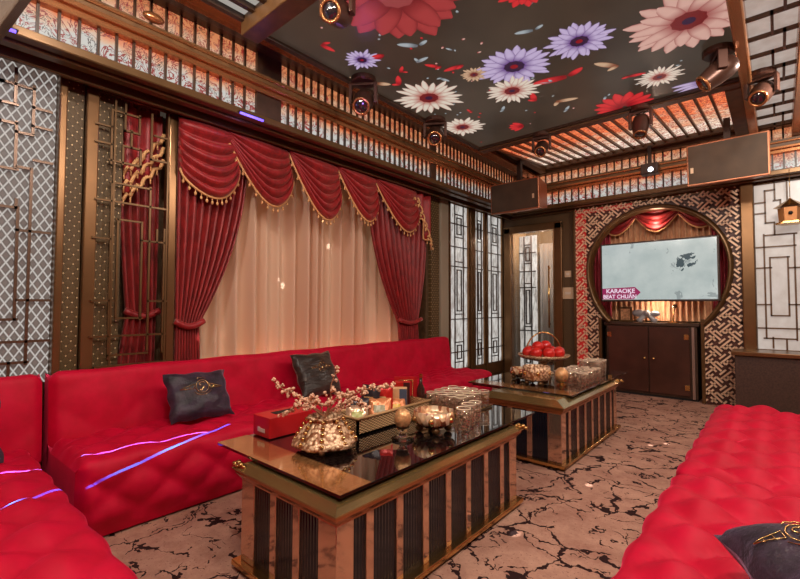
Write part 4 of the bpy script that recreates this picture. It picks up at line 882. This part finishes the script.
# ------------------------------------------------------------------ hanging loudspeakers
def speaker(x0, x1, y, z0, z1, label, cap_side, dep=0.36):
    t = thing('loudspeaker', ((x0 + x1) / 2, y + dep / 2, z0), label, 'loudspeaker', 'hanging loudspeakers')
    tilt = 0.05; kr = 0.03 if cap_side > 0 else 0.13
    P = lambda a, b, d: (a, y + d + (b - z0) * -tilt, b)
    mb = MB(); mb.prism([(x0 + 0.02, z0 + 0.02), (x1 - 0.02, z0 + 0.02), (x1 - 0.02, z1 - 0.02), (x0 + 0.02, z1 - 0.02)], P, 0.012, 0.0); mb.build('grille', M['grille'], t, local=False)
    mb = MB()
    vs = [P(x0, z0, 0.01), P(x1, z0, 0.01), P(x1, z1, 0.01), P(x0, z1, 0.01), P(x0 + 0.13, z0 + 0.06, dep), P(x1 - kr, z0 + 0.06, dep), P(x1 - kr, z1 - 0.03, dep), P(x0 + 0.13, z1 - 0.03, dep)]
    mb.add(vs, [(0, 1, 2, 3), (7, 6, 5, 4), (0, 4, 5, 1), (1, 5, 6, 2), (2, 6, 7, 3), (3, 7, 4, 0)], smooth=False); mb.build('cabinet', M['spk_case'], t, local=False, bevel=0.01)
    mb = MB(); mb.bx((x0 + x1) / 2 - 0.03, (x0 + x1) / 2 + 0.03, y + 0.15, y + 0.21, z1 - 0.03, 3.34); mb.build('ceiling_bracket', M['black_metal'], t, local=False)
    mb = MB(); bx_ = x1 - 0.08 if cap_side > 0 else x0 + 0.05; mb.prism([(bx_ - 0.012, z0 + 0.14), (bx_ + 0.016, z0 + 0.14), (bx_ + 0.016, z0 + 0.20), (bx_ - 0.012, z0 + 0.20)], P, 0.0, -0.004); mb.build('badge', M['cream'], t, local=False)
M['grille'] = simple('speaker_grille', (72, 54, 38), 0.6, 0.1, var=0.2, vscale=6, bumpv=0.4, bscale=300)
M['spk_case'] = simple('bronze_speaker_case', (176, 112, 80), 0.3, 0.6)
speaker(-3.08, -2.36, 5.5, 2.55, 2.97, 'loudspeaker hanging in the far left corner, copper side showing', 1)
speaker(-0.755, -0.03, 5.8, 2.60, 3.06, 'loudspeaker hanging in front of the far cornice above the white lattice panel', -1)

# ------------------------------------------------------------------ moving-head stage lights
def moving_head(loc, aim, label, zc=3.24, mat='head_body', s=1.0, lens=True):
    """loc: centre of the lamp head; yoke and base rise to the ceiling above it"""
    L = Vector(loc); d = (Vector(aim) - L).normalized()
    t = thing('moving_head_light', (L.x, L.y, zc), label, 'stage light', 'moving-head stage lights')
    mb = MB(); mb.lathe([(0.075 * s, zc - 0.05), (0.085 * s, zc - 0.04), (0.085 * s, zc - 0.004), (0.06 * s, zc)], (L.x, L.y, 0), 20); mb.build('base', M['head_body'], t, local=False)
    ax = d.cross(Vector((0, 0, 1)))
    ax = ax.normalized() if ax.length > 0.1 else Vector((1, 0, 0))
    mb = MB(); top = Vector((L.x, L.y, zc - 0.055))
    mb.beam(top - ax * 0.09 * s, top + ax * 0.09 * s, 0.045 * s, 0.03)
    for sd in (-1, 1): mb.beam(top + ax * sd * 0.085 * s + Vector((0, 0, 0.01)), L + ax * sd * 0.085 * s - Vector((0, 0, 0.02)), 0.05 * s, 0.022 * s, up=ax)
    mb.build('yoke', M['head_body'], t, local=False, bevel=0.004)
    mb = MB(); c0 = L - d * 0.10 * s
    mb.tube([c0, c0 + d * 0.02 * s, c0 + d * 0.06 * s, L + d * 0.04 * s, L + d * 0.09 * s, L + d * 0.10 * s], [0.04 * s, 0.062 * s, 0.07 * s, 0.066 * s, 0.056 * s, 0.056 * s], 20); mb.build('lamp_head', M['head_body'], t, local=False)
    mb = MB(); pts = []
    a = d.cross(Vector((0.3, 0.2, 1))).normalized(); b = d.cross(a)
    for k in range(25): q = 2 * PI * k / 24; pts.append(L + d * 0.102 * s + (a * math.cos(q) + b * math.sin(q)) * 0.05 * s)
    mb.tube(pts, 0.009 * s, 6, False); mb.build('lens_ring', M['copper'], t, local=False)
    mb = MB(); mb.tube([L + d * 0.095 * s, L + d * 0.104 * s], [0.042 * s, 0.036 * s], 20); mb.build('lens', M['lens'], t, local=False)
    return t
M['head_body'] = simple('stage_light_body', (84, 56, 46), 0.35, 0.5)
g = G('dark_lens'); g.set(col=lin((30, 26, 34)), rough=0.05, spec=1.0, coat=1.0); M['lens'] = g.m
moving_head((-2.02, 1.72, 3.06), (-1.4, 0.4, 2.3), 'moving-head lamp hanging from the near edge of the flower screen', s=1.15)
moving_head((-2.70, 2.60, 3.03), (-2.2, 1.9, 2.3), 'purple-tinted moving-head lamp at the middle of the left screen edge', s=1.3)
moving_head((-2.72, 3.68, 3.06), (-2.0, 2.6, 2.2), 'moving-head lamp at the left screen edge nearest the far left corner', s=1.3)
moving_head((-2.02, 4.79, 3.06), (-1.7, 3.4, 2.0), 'left one of two moving-head lamps along the far screen edge', s=1.1)
moving_head((-1.00, 4.79, 3.05), (-1.0, 4.4, 2.0), 'right one of two moving-head lamps along the far screen edge', s=1.1)
moving_head((-0.31, 4.10, 3.06), (-0.9, 3.9, 2.6), 'moving-head lamp beside the big pink flower of the screen', s=1.25)
moving_head((-0.07, 4.75, 3.06), (-0.4, 3.4, 2.0), 'moving-head lamp hanging on the right beam before the ceiling lattice', s=1.2)
lamp('purple_stage_light', 'POINT', (-2.50, 2.42, 2.90), 0.7, (0.45, 0.2, 1.0), size=0.03)
t = thing('led_spotlight', (-1.24, 6.40, 3.06), 'small spotlight with a bright white lens on the far cornice', 'spotlight')
mb = MB(); mb.bx(-1.34, -1.14, 6.36, 6.50, 2.98, 3.12); mb.build('housing', M['black_metal'], t, local=False, bevel=0.01)
mb = MB(); mb.bx(-1.26, -1.22, 6.40, 6.44, 3.12, 3.36); mb.build('bracket', M['black_metal'], t, local=False)
g = G('white_led'); g.set(ecol=(0.8, 0.9, 1, 1), estr=8); mb = MB(); mb.ball((-1.22, 6.355, 3.03), 0.03, (1, 0.4, 1)); mb.build('lens', g.m, t, local=False)
g = G('violet_led'); g.set(col=W4(0.1), ecol=lin((120, 90, 255)), estr=2.2); M['violet'] = g.m
for (y, lab) in ((1.80, 'violet glowing light bar under the cornice above the curtain'), (0.27, 'violet glowing light bar under the near end of the cornice')):
    t = thing('violet_light_bar', (-3.155, y, 2.765), lab, 'light bar')
    mb = MB(); mb.tube([(-3.15, y - 0.10, 2.762), (-3.15, y + 0.10, 2.762)], 0.010, 8); mb.build('tube', M['violet'], t, local=False)
    mb = MB(); mb.bx(-3.165, -3.135, y - 0.11, y + 0.11, 2.768, 2.776); mb.build('mount', M['black_metal'], t, local=False)
    lamp('violet_bar_light', 'POINT', (-3.10, y, 2.70), 0.6, (0.35, 0.25, 1.0), size=0.05)
DL = ['left of the two middle', 'right of the two middle', 'rear left', 'rear right', 'nearest right-hand', 'middle right-hand', 'farthest right-hand']
for i, p in enumerate(FILL_LAMPS):  # rings and housings for the added fill lamps, all outside the view
    t = thing('added_downlight', p, DL[i] + ' gold-ringed ceiling downlight', 'added_downlight', 'added gold-ringed fill lamps out of view')
    mb = MB(); mb.tube([(p[0] + 0.07 * math.cos(2 * PI * k / 24), p[1] + 0.07 * math.sin(2 * PI * k / 24), p[2] - 0.002) for k in range(25)], 0.010, 6, False); mb.build('ring', M['gold'], t, local=False)
    mb = MB(); mb.lathe([(0.065, 0.0), (0.065, 0.07), (0.0, 0.071)], p, 20); mb.build('housing', M['dark_bronze'], t, local=False)
# oval gold discs on the upper frieze
for (y, z, lab) in ((1.06, 3.19, 'oval gold disc on the upper cornice frieze at the top left'),):
    t = thing('gold_disc', (-3.12, y, z), lab, 'ornament')
    mb = MB(); mb.ball((-3.14, y, z), 0.055, (0.6, 1.25, 0.6), 20, 10); mb.build('disc', M['copper'], t, local=False)

sp_ = thing('loudspeaker', (-2.75, 0.0, 2.75), 'dark loudspeaker hanging in the near left corner, cut by the picture edge', 'loudspeaker', 'hanging loudspeakers')
mb = MB(); mb.prism([(0.15, 2.20), (0.42, 2.87), (0.07, 3.02), (-0.20, 2.35)], lambda a, b, d: (d, a, b), -2.78, -2.42); mb.build('cabinet', M['grille'], sp_, local=False, bevel=0.01)
mb = MB(); mb.bx(-2.80, -2.74, -0.10, -0.04, 2.9, 3.34); mb.build('ceiling_bracket', M['black_metal'], sp_, local=False)
# ------------------------------------------------------------------ things on the nearer table
M['apple_red'] = simple('red_wrap', (214, 40, 34), 0.25, 0.1, bumpv=0.4, bscale=30, coat=0.5)
M['red_card'] = simple('red_card', (196, 24, 30), 0.4)
M['rattan'] = None
g = G('woven_rattan'); o = g.xyz(g.obj()); s1 = g.math('SINE', g.math('MULTIPLY', g.math('ADD', o[0], o[1]), 220.0)); s2 = g.math('SINE', g.math('MULTIPLY', o[2], 420.0))
chk = g.math('MULTIPLY', s1, s2); g.set(col=g.ramp(g.math('ADD', g.math('MULTIPLY', chk, 0.5), 0.5), [(0.2, lin((140, 100, 62))), (0.8, lin((220, 178, 126)))]), rough=0.55); g.bump(chk, 0.8, 0.004); M['rattan'] = g.m
g = G('crystal_gold'); v_ = g.n('ShaderNodeTexVoronoi'); v_.inputs['Scale'].default_value = 38; g.l(g.map(g.obj(), (1, 1, 0.6)), v_.inputs['Vector']); sx_ = g.xyz(v_.outputs['Color'])
g.set(col=g.ramp(sx_[0], [(0.2, lin((156, 92, 56))), (0.45, lin((232, 180, 132))), (0.8, lin((250, 220, 182)))]), rough=0.15, metal=0.35, coat=0.8); g.bump(v_.outputs['Distance'], 0.7, 0.01); M['pewter'] = g.m
t = thing('tissue_box', (-2.14, 1.44, TZ), 'red tissue box lying at the left corner of the nearer table', 'tissue box')
mb = MB(); mb.bx(-2.24, -2.075, 1.315, 1.60, TZ + 0.003, TZ + 0.115); mb.build('box', M['red_card'], t, local=False, bevel=0.004)
mb = MB(); mb.bx(-2.185, -2.13, 1.39, 1.52, TZ + 0.115, TZ + 0.117); mb.build('slot', M['black'], t, local=False)
mb = MB(); mb.bx(-2.16, -2.12, 1.3125, 1.3145, TZ + 0.03, TZ + 0.05); mb.bx(-2.19, -2.165, 1.3125, 1.3145, TZ + 0.03, TZ + 0.055); mb.build('printed_mark', M['white'], t, local=False)
# ornate bowl vase
V = (-1.745, 1.425, TZ)
t = thing('ornate_gold_vase', V, 'ornate gold scalloped vase holding dry blossom sprays on the nearer table', 'vase')
mb = MB(); mb.smooth = True
mb.lathe([(0.10, 0.04), (0.140, 0.028), (0.150, 0.035), (0.148, 0.05), (0.128, 0.068), (0.116, 0.09), (0.100, 0.115), (0.078, 0.140), (0.070, 0.148), (0.084, 0.158), (0.088, 0.166), (0.074, 0.168), (0.062, 0.13)], V, 96, lambda a, z: 1 + (0.10 * abs(math.cos(3 * a)) ** 1.5 if z < 0.14 else 0.05 * math.cos(12 * a)) + (0.018 * math.sin(24 * a)))
mb.build('bowl', M['ornate_gold'], t, local=False)
for k in range(8):
    a = 2 * PI * k / 8; mb = MB()
    for j in range(5): r_ = 0.152 - 0.015 * j; mb.ball((V[0] + r_ * math.cos(a), V[1] + r_ * math.sin(a), V[2] + 0.055 + 0.024 * j), 0.011, n=8, m=6)
    mb.build('relief_beads', M['gold'], t, local=False)
for k in range(4):
    a = PI / 4 + PI / 2 * k; mb = MB(); mb.tube([(V[0] + 0.12 * math.cos(a), V[1] + 0.12 * math.sin(a), V[2] + 0.04), (V[0] + 0.14 * math.cos(a), V[1] + 0.14 * math.sin(a), V[2] + 0.0135)], [0.02, 0.012], 8); mb.build('foot', M['ornate_gold'], t, local=False)
# blossom sprays
cr = Vector((0.7534, 0.6575, 0)); cf = Vector((-0.657, 0.753, 0)); cz = Vector((0, 0, 1))
M['blossom'] = simple('dry_blossom', (232, 186, 154), 0.7, var=0.2, vscale=60)
M['twig'] = simple('twig', (150, 96, 66), 0.7)
def spray(tip, label, n=26, sub=3, seed=1, start=0.30):
    """tip: (right, away, up) from the vase mouth"""
    r = random.Random(seed); root = Vector(V) + Vector((0, 0, 0.16)); T = cr * tip[0] + cf * tip[1] + cz * tip[2]
    t = thing('blossom_spray', tuple(root), label, 'dried flowers', 'dry blossom sprays in the gold vase')
    P = []
    for k in range(9):
        u = k / 8; P.append(root + T * u + cz * (0.05 * math.sin(PI * u) * (1 if tip[2] < 0.15 else 0.2)) + Vector((r.uniform(-1, 1), r.uniform(-1, 1), r.uniform(-1, 1))) * 0.008 * (k > 0))
    mb = MB(); mb.tube([root - cz * 0.08] + P, [0.005] * 2 + [0.0045 - 0.0003 * k for k in range(8)], 6); B = MB()
    spots = []
    for k in range(n):
        u = start + (1 - start) * k / (n - 1); i = min(7, int(u * 8)); p = P[i].lerp(P[i + 1], u * 8 - i)
        off = Vector((r.gauss(0, 1), r.gauss(0, 1), r.gauss(0, 1))).normalized() * r.uniform(0.008, 0.028) * (1.35 - 0.6 * u)
        mb.tube([p, p + off], 0.0018, 4); spots.append(p + off)
    for p in spots:
        s = r.uniform(0.0065, 0.0105)
        for k in range(4):
            q = p + Vector((r.uniform(-1, 1), r.uniform(-1, 1), r.uniform(-1, 1))) * s * 0.8; B.ball(q, s * 0.75, n=6, m=4)
    mb.build('stem', M['twig'], t, local=False); b = B.build('blossoms', M['blossom'], t, local=False); b['kind'] = 'stuff'
spray((-0.27, 0.02, 0.17), 'blossom spray reaching farthest up to the left from the gold vase', 34, seed=2)
spray((-0.20, -0.05, 0.02), 'blossom spray drooping low at the left of the gold vase', 24, seed=3)
spray((-0.10, 0.04, 0.06), 'short thick blossom spray just left of the vase mouth', 26, seed=4)
spray((0.055, 0.02, 0.26), 'upright blossom sprig rising straight from the gold vase', 14, seed=5, start=0.15)
spray((0.34, 0.10, 0.13), 'blossom spray reaching farthest right from the gold vase', 34, seed=6)
spray((0.22, 0.0, 0.05), 'blossom spray bending low to the right over the basket', 28, seed=7)
spray((0.12, 0.08, 0.09), 'short blossom spray right of the vase mouth', 24, seed=8)
# basket
t = thing('wicker_basket', (-1.87, 2.0, TZ), 'long rattan basket of snack packs on the nearer table', 'basket')
bx0, bx1, by0, by1, bz0, bz1 = -1.98, -1.765, 1.67, 2.33, TZ + 0.003, TZ + 0.095
mb = MB(); mb.bx(bx0, bx0 + 0.012, by0, by1, bz0, bz1); mb.bx(bx1 - 0.012, bx1, by0, by1, bz0, bz1); mb.bx(bx0, bx1, by0, by0 + 0.012, bz0, bz1); mb.bx(bx0, bx1, by1 - 0.012, by1, bz0, bz1); mb.bx(bx0, bx1, by0, by1, bz0, bz0 + 0.01)
mb.build('woven_sides', M['rattan'], t, local=False)
mb = MB(); mb.tube([(bx0, by0, bz1), (bx1, by0, bz1), (bx1, by1, bz1), (bx0, by1, bz1), (bx0, by0, bz1)], 0.009, 6); mb.build('rim', simple('rattan_rim', (188, 144, 96), 0.5), t, local=False)
# snack packs (crumpled pillows standing in the basket)
def pack(c, w, h, th, rz, tilt, mat, label, seed, name='snack_pack'):
    t = thing(name, c, label, 'snack pack', 'snack packs in the rattan basket', rot=(PI / 2 - tilt, 0, rz)); r = random.Random(seed); p = [r.uniform(0, 6) for _ in range(3)]
    def f(sd):
        def fn(u, v):
            a, b = 2 * u - 1, 2 * v - 1; k = max(0, (1 - abs(a) ** 3) * (1 - abs(b) ** 4)) ** 0.6
            return (a * w / 2, h / 2 + b * h / 2, sd * th / 2 * k + 0.004 * math.sin(9 * a + p[0]) * math.sin(8 * b + p[1]))
        return fn
    mb = MB(); mb.grid(f(1), 12, 12); g_ = f(-1); mb.grid(lambda u, v: g_(1 - u, v), 12, 12); mb.build('bag', mat, t)
    mb = MB(); mb.grid(lambda u, v: (lambda q: (q[0], q[1], q[2] + 0.0015))(f(1)(0.25 + 0.5 * u, 0.35 + 0.3 * v)), 6, 4); mb.build('printed_panel', simple('pack_print', (r.randint(180, 240), r.randint(130, 200), r.randint(90, 150)), 0.3), t)
foil = simple('orange_foil', (224, 140, 92), 0.3, 0.3); foilr = simple('red_foil', (204, 36, 32), 0.3, 0.2); foilk = simple('dark_foil', (52, 44, 50), 0.3, 0.3); foilg = simple('silver_gold_foil', (206, 168, 138), 0.25, 0.5)
bz = bz0 + 0.02
for i, (x, y, w_, h_, rz, tl, m_, lab) in enumerate([
    (-1.84, 1.74, 0.13, 0.13, 0.9, 0.5, foilg, 'silver-gold snack pack at the near end of the rattan basket'),
    (-1.92, 1.80, 0.14, 0.15, 0.6, 0.4, foilk, 'dark snack pack behind the silver-gold one in the rattan basket'),
    (-1.82, 1.90, 0.14, 0.15, 0.75, 0.5, foil, 'orange snack pack leaning on the front of the rattan basket'),
    (-1.90, 1.98, 0.17, 0.20, 0.7, 0.15, foilr, 'tall red snack pack in the middle of the rattan basket'),
    (-1.92, 1.90, 0.13, 0.21, 0.3, 0.25, foilk, 'dark snack pack sticking up behind the tall red one'),
    (-1.83, 2.05, 0.14, 0.12, 0.8, 0.5, foil, 'orange snack pack right of the tall red one')]):
    pack((x, y, bz), w_, h_, 0.05, rz, tl, m_, lab, i)
def card_box(x, y, w_, d_, h_, rz, mat, label, cat='box', name='snack_box', z=None, stripe=None):
    t = thing(name, (x, y, z if z is not None else bz), label, cat, rz=rz)
    mb = MB(); mb.bx(-w_ / 2, w_ / 2, -d_ / 2, d_ / 2, 0, h_); mb.build('carton', mat, t, bevel=0.003)
    if stripe: mb = MB(); mb.bx(w_ * 0.05, w_ * 0.49, -d_ / 2 - 0.001, -d_ / 2 + 0.002, 0.004, h_ - 0.004); mb.build('printed_panel', stripe, t)
card_box(-1.87, 2.13, 0.11, 0.06, 0.17, 0.72, simple('cream_carton', (226, 176, 128), 0.5), 'cream and blue-grey carton standing in the rattan basket', stripe=simple('blue_grey_print', (78, 88, 108), 0.4))
card_box(-1.93, 2.24, 0.10, 0.05, 0.19, 0.7, foilr, 'red carton standing at the far end of the rattan basket', stripe=simple('dark_print', (70, 26, 26), 0.4))
# menu stand and bottle behind
t = thing('menu_stand', (-2.08, 2.45, TZ), 'upright red menu card with a gold frame behind the tumblers', 'menu', rz=0.72)
mb = MB(); mb.bx(-0.085, 0.085, -0.012, 0.012, 0.012, 0.20); mb.build('card', M['red_card'], t)
mb = MB(); mb.tube([(-0.05, -0.016, 0.03), (0.05, -0.016, 0.03), (0.05, -0.016, 0.18), (-0.05, -0.016, 0.18), (-0.05, -0.016, 0.03)], 0.004, 5); mb.build('gold_line', M['gold'], t)
mb = MB(); mb.bx(-0.09, 0.09, -0.03, 0.03, 0, 0.012); mb.build('foot', M['gold'], t)
t = thing('bottle', (-1.98, 2.50, TZ), 'slim dark bottle standing beside the red menu card', 'bottle')
mb = MB(); mb.smooth = True; mb.lathe([(0.028, 0.001), (0.03, 0.01), (0.03, 0.12), (0.012, 0.16), (0.011, 0.20)], n=20); mb.build('glass_body', simple('brown_glass', (60, 26, 22), 0.1, coat=1.0), t)
mb = MB(); mb.lathe([(0.013, 0.20), (0.013, 0.225), (0.0, 0.226)], n=16); mb.build('cap', M['gold'], t)
# egg lamp
E_ = (-1.55, 1.80, TZ)
t = thing('egg_candle_lamp', E_, 'egg-shaped gold ornament on a small glass stand near the front of the nearer table', 'ornament')
mb = MB(); mb.smooth = True; mb.lathe([(0.06, 0.002), (0.062, 0.008), (0.03, 0.014), (0.014, 0.03), (0.028, 0.05), (0.036, 0.075), (0.030, 0.078), (0.0, 0.05)], E_, 24); mb.build('glass_stand', M['glass'], t, local=False)
mb = MB(); mb.ball((E_[0], E_[1], E_[2] + 0.112), 0.046, (1, 1, 1.22), 24, 16); mb.build('egg', simple('mosaic_gold_egg', (226, 170, 116), 0.3, 0.3, var=0.35, vscale=40, bumpv=0.5, bscale=60), t, local=False)
# footed bowl
def footed_bowl(c, R, label, h=0.10, mat=None):
    t = thing('footed_bowl', c, label, 'bowl')
    mb = MB(); mb.smooth = True
    mb.lathe([(R * 0.3, 0.035), (R * 0.8, 0.04), (R * 1.0, 0.06), (R * 1.04, h * 0.85), (R * 0.98, h + 0.02), (R * 0.90, h + 0.022), (R * 0.86, h * 0.85), (R * 0.7, 0.06), (0, 0.055)], c, 48, lambda a, z: 1 + 0.03 * abs(math.sin(5 * a)) + 0.012 * math.sin(30 * a)); mb.build('bowl', mat or M['pewter'], t, local=False)
    for k in range(4):
        a = PI / 4 + k * PI / 2; mb = MB(); mb.ball((c[0] + R * 0.72 * math.cos(a), c[1] + R * 0.72 * math.sin(a), c[2] + 0.022), 0.022, (1.1, 1.1, 0.95), 10, 8); mb.build('foot', M['dark_bronze'], t, local=False)
    mb = MB()
    for k in range(6):
        a = 2 * PI * k / 6; mb.ball((c[0] + R * 1.0 * math.cos(a), c[1] + R * 1.0 * math.sin(a), c[2] + h * 0.75), 0.018, (1, 1, 1.3), 8, 6)
    mb.build('bosses', M['gold'], t, local=False)
footed_bowl((-1.52, 2.04, TZ), 0.115, 'round cut gold bowl on dark ball feet on the nearer table')
# tumblers
M['rim'] = simple('bright_glass_rim', (250, 224, 196), 0.15, coat=1.0)
def tumbler0(r=0.034, h=0.10):
    t = thing('tumbler', (0, 0, 0), 'x', 'glass')
    mb = MB(); mb.smooth = True
    mb.lathe([(0, 0.002), (r * 0.86, 0.002), (r * 0.9, 0.008), (r, h), (r - 0.003, h), (r * 0.84, 0.014), (0, 0.012)], n=20, fn=lambda a, z: 1 + 0.02 * math.cos(10 * a)); mb.build('glass_wall', M['crystal'], t)
    mb = MB(); mb.tube([(r * math.cos(2 * PI * k / 20), r * math.sin(2 * PI * k / 20), h) for k in range(21)], 0.0022, 5, False); mb.build('rim', M['rim'], t)
    return t
jr = random.Random(4); proto = tumbler0(); first = True
def put_tumbler(x, y, label, group, s=1.0, z=TZ):
    global first
    o = proto if first else copy_tree(proto); first = False
    o.location = (x + jr.uniform(-0.007, 0.007), y + jr.uniform(-0.007, 0.007), z); o['label'] = label; o['group'] = group; o.scale = (s, s, s)
rows = ['front', 'second', 'third', 'back']; cols = ['leftmost', 'second from left', 'third from left', 'rightmost']
tr_ = thing('serving_tray', (-1.75, 2.62, TZ), 'low bronze tray under the tumblers on the nearer table', 'tray')
MB().bx(-1.90, -1.57, 2.42, 2.80, TZ + 0.0005, TZ + 0.006).build('tray_plate', M['bronze'], tr_, local=False)
mb = MB(); mb.tube([(-1.90, 2.42, TZ + 0.012), (-1.57, 2.42, TZ + 0.012), (-1.57, 2.80, TZ + 0.012), (-1.90, 2.80, TZ + 0.012), (-1.90, 2.42, TZ + 0.012)], 0.006, 6); mb.build('tray_rim', M['gold'], tr_, local=False)
for j in range(4):
    for i in range(4): put_tumbler(-1.61 - 0.083 * j, 2.47 + 0.093 * i, 'clear tumbler on the tray of the nearer table, %s row, %s' % (rows[j], cols[i]), 'tumblers on the tray of the nearer table', 1.1, TZ + 0.006)
put_tumbler(-1.41, 2.17, 'large tumbler standing alone in front, right beside the footed gold bowl', 'loose tumblers on the nearer table', 1.25)
put_tumbler(-1.44, 2.29, 'tumbler standing behind the one beside the footed gold bowl', 'loose tumblers on the nearer table', 1.25)
put_tumbler(-1.47, 2.40, 'third loose tumbler, nearest the tray on the nearer table', 'loose tumblers on the nearer table', 1.15)

# ------------------------------------------------------------------ things on the farther table
F_ = (-1.92, 4.55, TZ)
t = thing('fruit_stand', F_, 'gold openwork fruit stand with a tall handle on the farther table', 'fruit stand')
mb = MB(); mb.smooth = True; mb.lathe([(0.11, 0.002), (0.11, 0.015), (0.03, 0.03), (0.022, 0.09), (0.04, 0.12), (0.10, 0.135), (0.22, 0.16), (0.27, 0.205), (0.262, 0.205), (0.21, 0.17), (0, 0.145)], F_, 40, lambda a, z: 1 + (0.03 * math.sin(12 * a) if z > 0.15 else 0)); mb.build('dish', M['ornate_gold'], t, local=False)
mb = MB(); mb.tube([(F_[0] + 0.20 * math.cos(PI * k / 16) * 0.753, F_[1] + 0.20 * math.cos(PI * k / 16) * 0.657, F_[2] + 0.17 + 0.27 * math.sin(PI * k / 16)) for k in range(17)], 0.008, 6); mb.build('handle', M['gold'], t, local=False)
rf2 = random.Random(8); nm = ['front', 'front left', 'left', 'back left', 'back', 'back right', 'right', 'front right']
spots_ = [(0.165 * math.cos(a), 0.165 * math.sin(a), 0.228) for a in [-0.85 - k * 2 * PI / 8 for k in range(8)]] + [(0.0, 0.05, 0.29), (-0.04, -0.06, 0.285)]
labs = ['red wrapped apple at the %s of the fruit stand' % q for q in nm] + ['red wrapped apple in the middle of the fruit stand', 'red wrapped apple just before the middle one of the fruit stand']
a0_ = None
for p, lab in zip(spots_, labs):
    if a0_ is None:
        a0_ = thing('apple', (0, 0, 0), lab, 'apple', 'red wrapped apples on the fruit stand')
        mb = MB(); mb.ball((0, 0, 0), 0.064, (1, 1, 0.95), 16, 12); mb.build('fruit', M['apple_red'], a0_); mb = MB(); mb.tube([(0, 0, 0.04), (0.006, 0, 0.062)], 0.003, 5); mb.build('stem', M['twig'], a0_); o = a0_
    else: o = copy_tree(a0_)
    o.location = (F_[0] + p[0], F_[1] + p[1], F_[2] + p[2]); o['label'] = lab
footed_bowl((-1.70, 3.86, TZ), 0.12, 'ornate gold crown bowl at the near corner of the farther table', 0.15, M['ornate_gold'])
E2 = (-1.50, 3.95, TZ); t = thing('gold_globe', E2, 'round mosaic gold globe beside the crown bowl on the farther table', 'ornament')
mb = MB(); mb.lathe([(0.045, 0.001), (0.045, 0.012), (0.02, 0.02), (0.025, 0.045)], E2, 20); mb.build('foot', M['gold'], t, local=False)
mb = MB(); mb.ball((E2[0], E2[1], E2[2] + 0.10), 0.06, (1, 1, 1.1), 20, 14); mb.build('globe', bpy.data.materials['mosaic_gold_egg'], t, local=False)
footed_bowl((-1.95, 4.05, TZ), 0.09, 'small gold bowl behind the crown bowl on the farther table', 0.09)
for j in range(3):
    for i in range(5): put_tumbler(-1.36 - 0.10 * j, 4.00 + 0.11 * i + 0.03, 'clear tumbler on the farther table, %s row, %s' % (rows[j], (cols[:3] + ['fourth from left', 'rightmost'])[i]), 'tumblers on the farther table', 1.2)
for j in range(2):
    for i in range(3): put_tumbler(-1.42 - 0.10 * j, 4.65 + 0.10 * i, 'tall tumbler at the far end of the farther table, %s row, %s' % (rows[j], ['left', 'middle', 'right'][i]), 'tall tumblers on the farther table', 1.6)

# ------------------------------------------------------------------ stage-light beams: laser lines on the sofa and pin spots
def laser(src, a, b, energy, col, wid=0.0010):
    """a spotlight with a slit: a thin line of light drawn from a to b"""
    S = Vector(src); A = Vector(a) - S; B = Vector(b) - S; mid = (A.normalized() + B.normalized()).normalized()
    n = A.cross(B).normalized(); z = -mid; y = n; x = y.cross(z)
    d = bpy.data.lights.new('stage_laser_beam', 'SPOT'); o = bpy.data.objects.new('stage_laser_beam', d); COL.objects.link(o)
    o.matrix_world = Matrix(((x.x, y.x, z.x, S.x), (x.y, y.y, z.y, S.y), (x.z, y.z, z.z, S.z), (0, 0, 0, 1)))
    half = A.angle(B) / 2; d.energy = energy; d.color = col; d.shadow_soft_size = 0.0; d.spot_size = half * 2 + 0.06; d.spot_blend = 0
    d.use_nodes = True; nt_ = d.node_tree; em = nt_.nodes.get('Emission') or nt_.nodes.new('ShaderNodeEmission')
    tc = nt_.nodes.new('ShaderNodeTexCoord'); sp_ = nt_.nodes.new('ShaderNodeSeparateXYZ'); nt_.links.new(tc.outputs['Normal'], sp_.inputs[0])
    def mth(op, a_, b_=None):
        m_ = nt_.nodes.new('ShaderNodeMath'); m_.operation = op
        for q, v in enumerate((a_, b_)):
            if v is None: continue
            if isinstance(v, (int, float)): m_.inputs[q].default_value = v
            else: nt_.links.new(v, m_.inputs[q])
        return m_.outputs[0]
    ry = mth('ABSOLUTE', mth('DIVIDE', sp_.outputs[1], sp_.outputs[2])); rx = mth('ABSOLUTE', mth('DIVIDE', sp_.outputs[0], sp_.outputs[2]))
    k = mth('MULTIPLY', mth('LESS_THAN', ry, wid), mth('LESS_THAN', rx, math.tan(half)))
    nt_.links.new(k, em.inputs['Strength'])
laser((-0.24, 4.85, 3.0), (-2.84, 1.48, 0.44), (-2.38, 0.29, 0.44), 85000, (0.0, 0.4, 1.0), 0.0011)
laser((-0.10, 4.60, 2.86), (-2.80, 1.34, 0.44), (-2.88, 0.35, 0.44), 120000, (0.05, 0.6, 1.0), 0.0008)
for (src, dst) in (((-1.0, 4.7, 2.9), (-1.12, 2.25, 0)), ((-1.0, 4.7, 2.9), (-1.03, 3.19, 0)), ((-0.31, 4.1, 2.9), (-0.90, 4.46, 0)), ((-0.31, 4.1, 2.9), (-0.80, 4.60, 0)), ((-0.07, 4.7, 2.9), (-0.19, 3.44, 0.42)), ((-0.07, 4.7, 2.9), (-0.42, 2.45, 0.42)),
                   ((-1.4, 0.4, 3.2), (-3.72, 3.05, 1.95)), ((-1.4, 0.4, 3.2), (-3.72, 2.45, 1.55)), ((-1.4, 0.4, 3.2), (-3.6, 1.62, 0.95))):
    lamp('stage_pin_spot', 'SPOT', src, 900, (1, 0.95, 0.9), aim=dst, size=0.005, spot=0.75, blend=0.6)
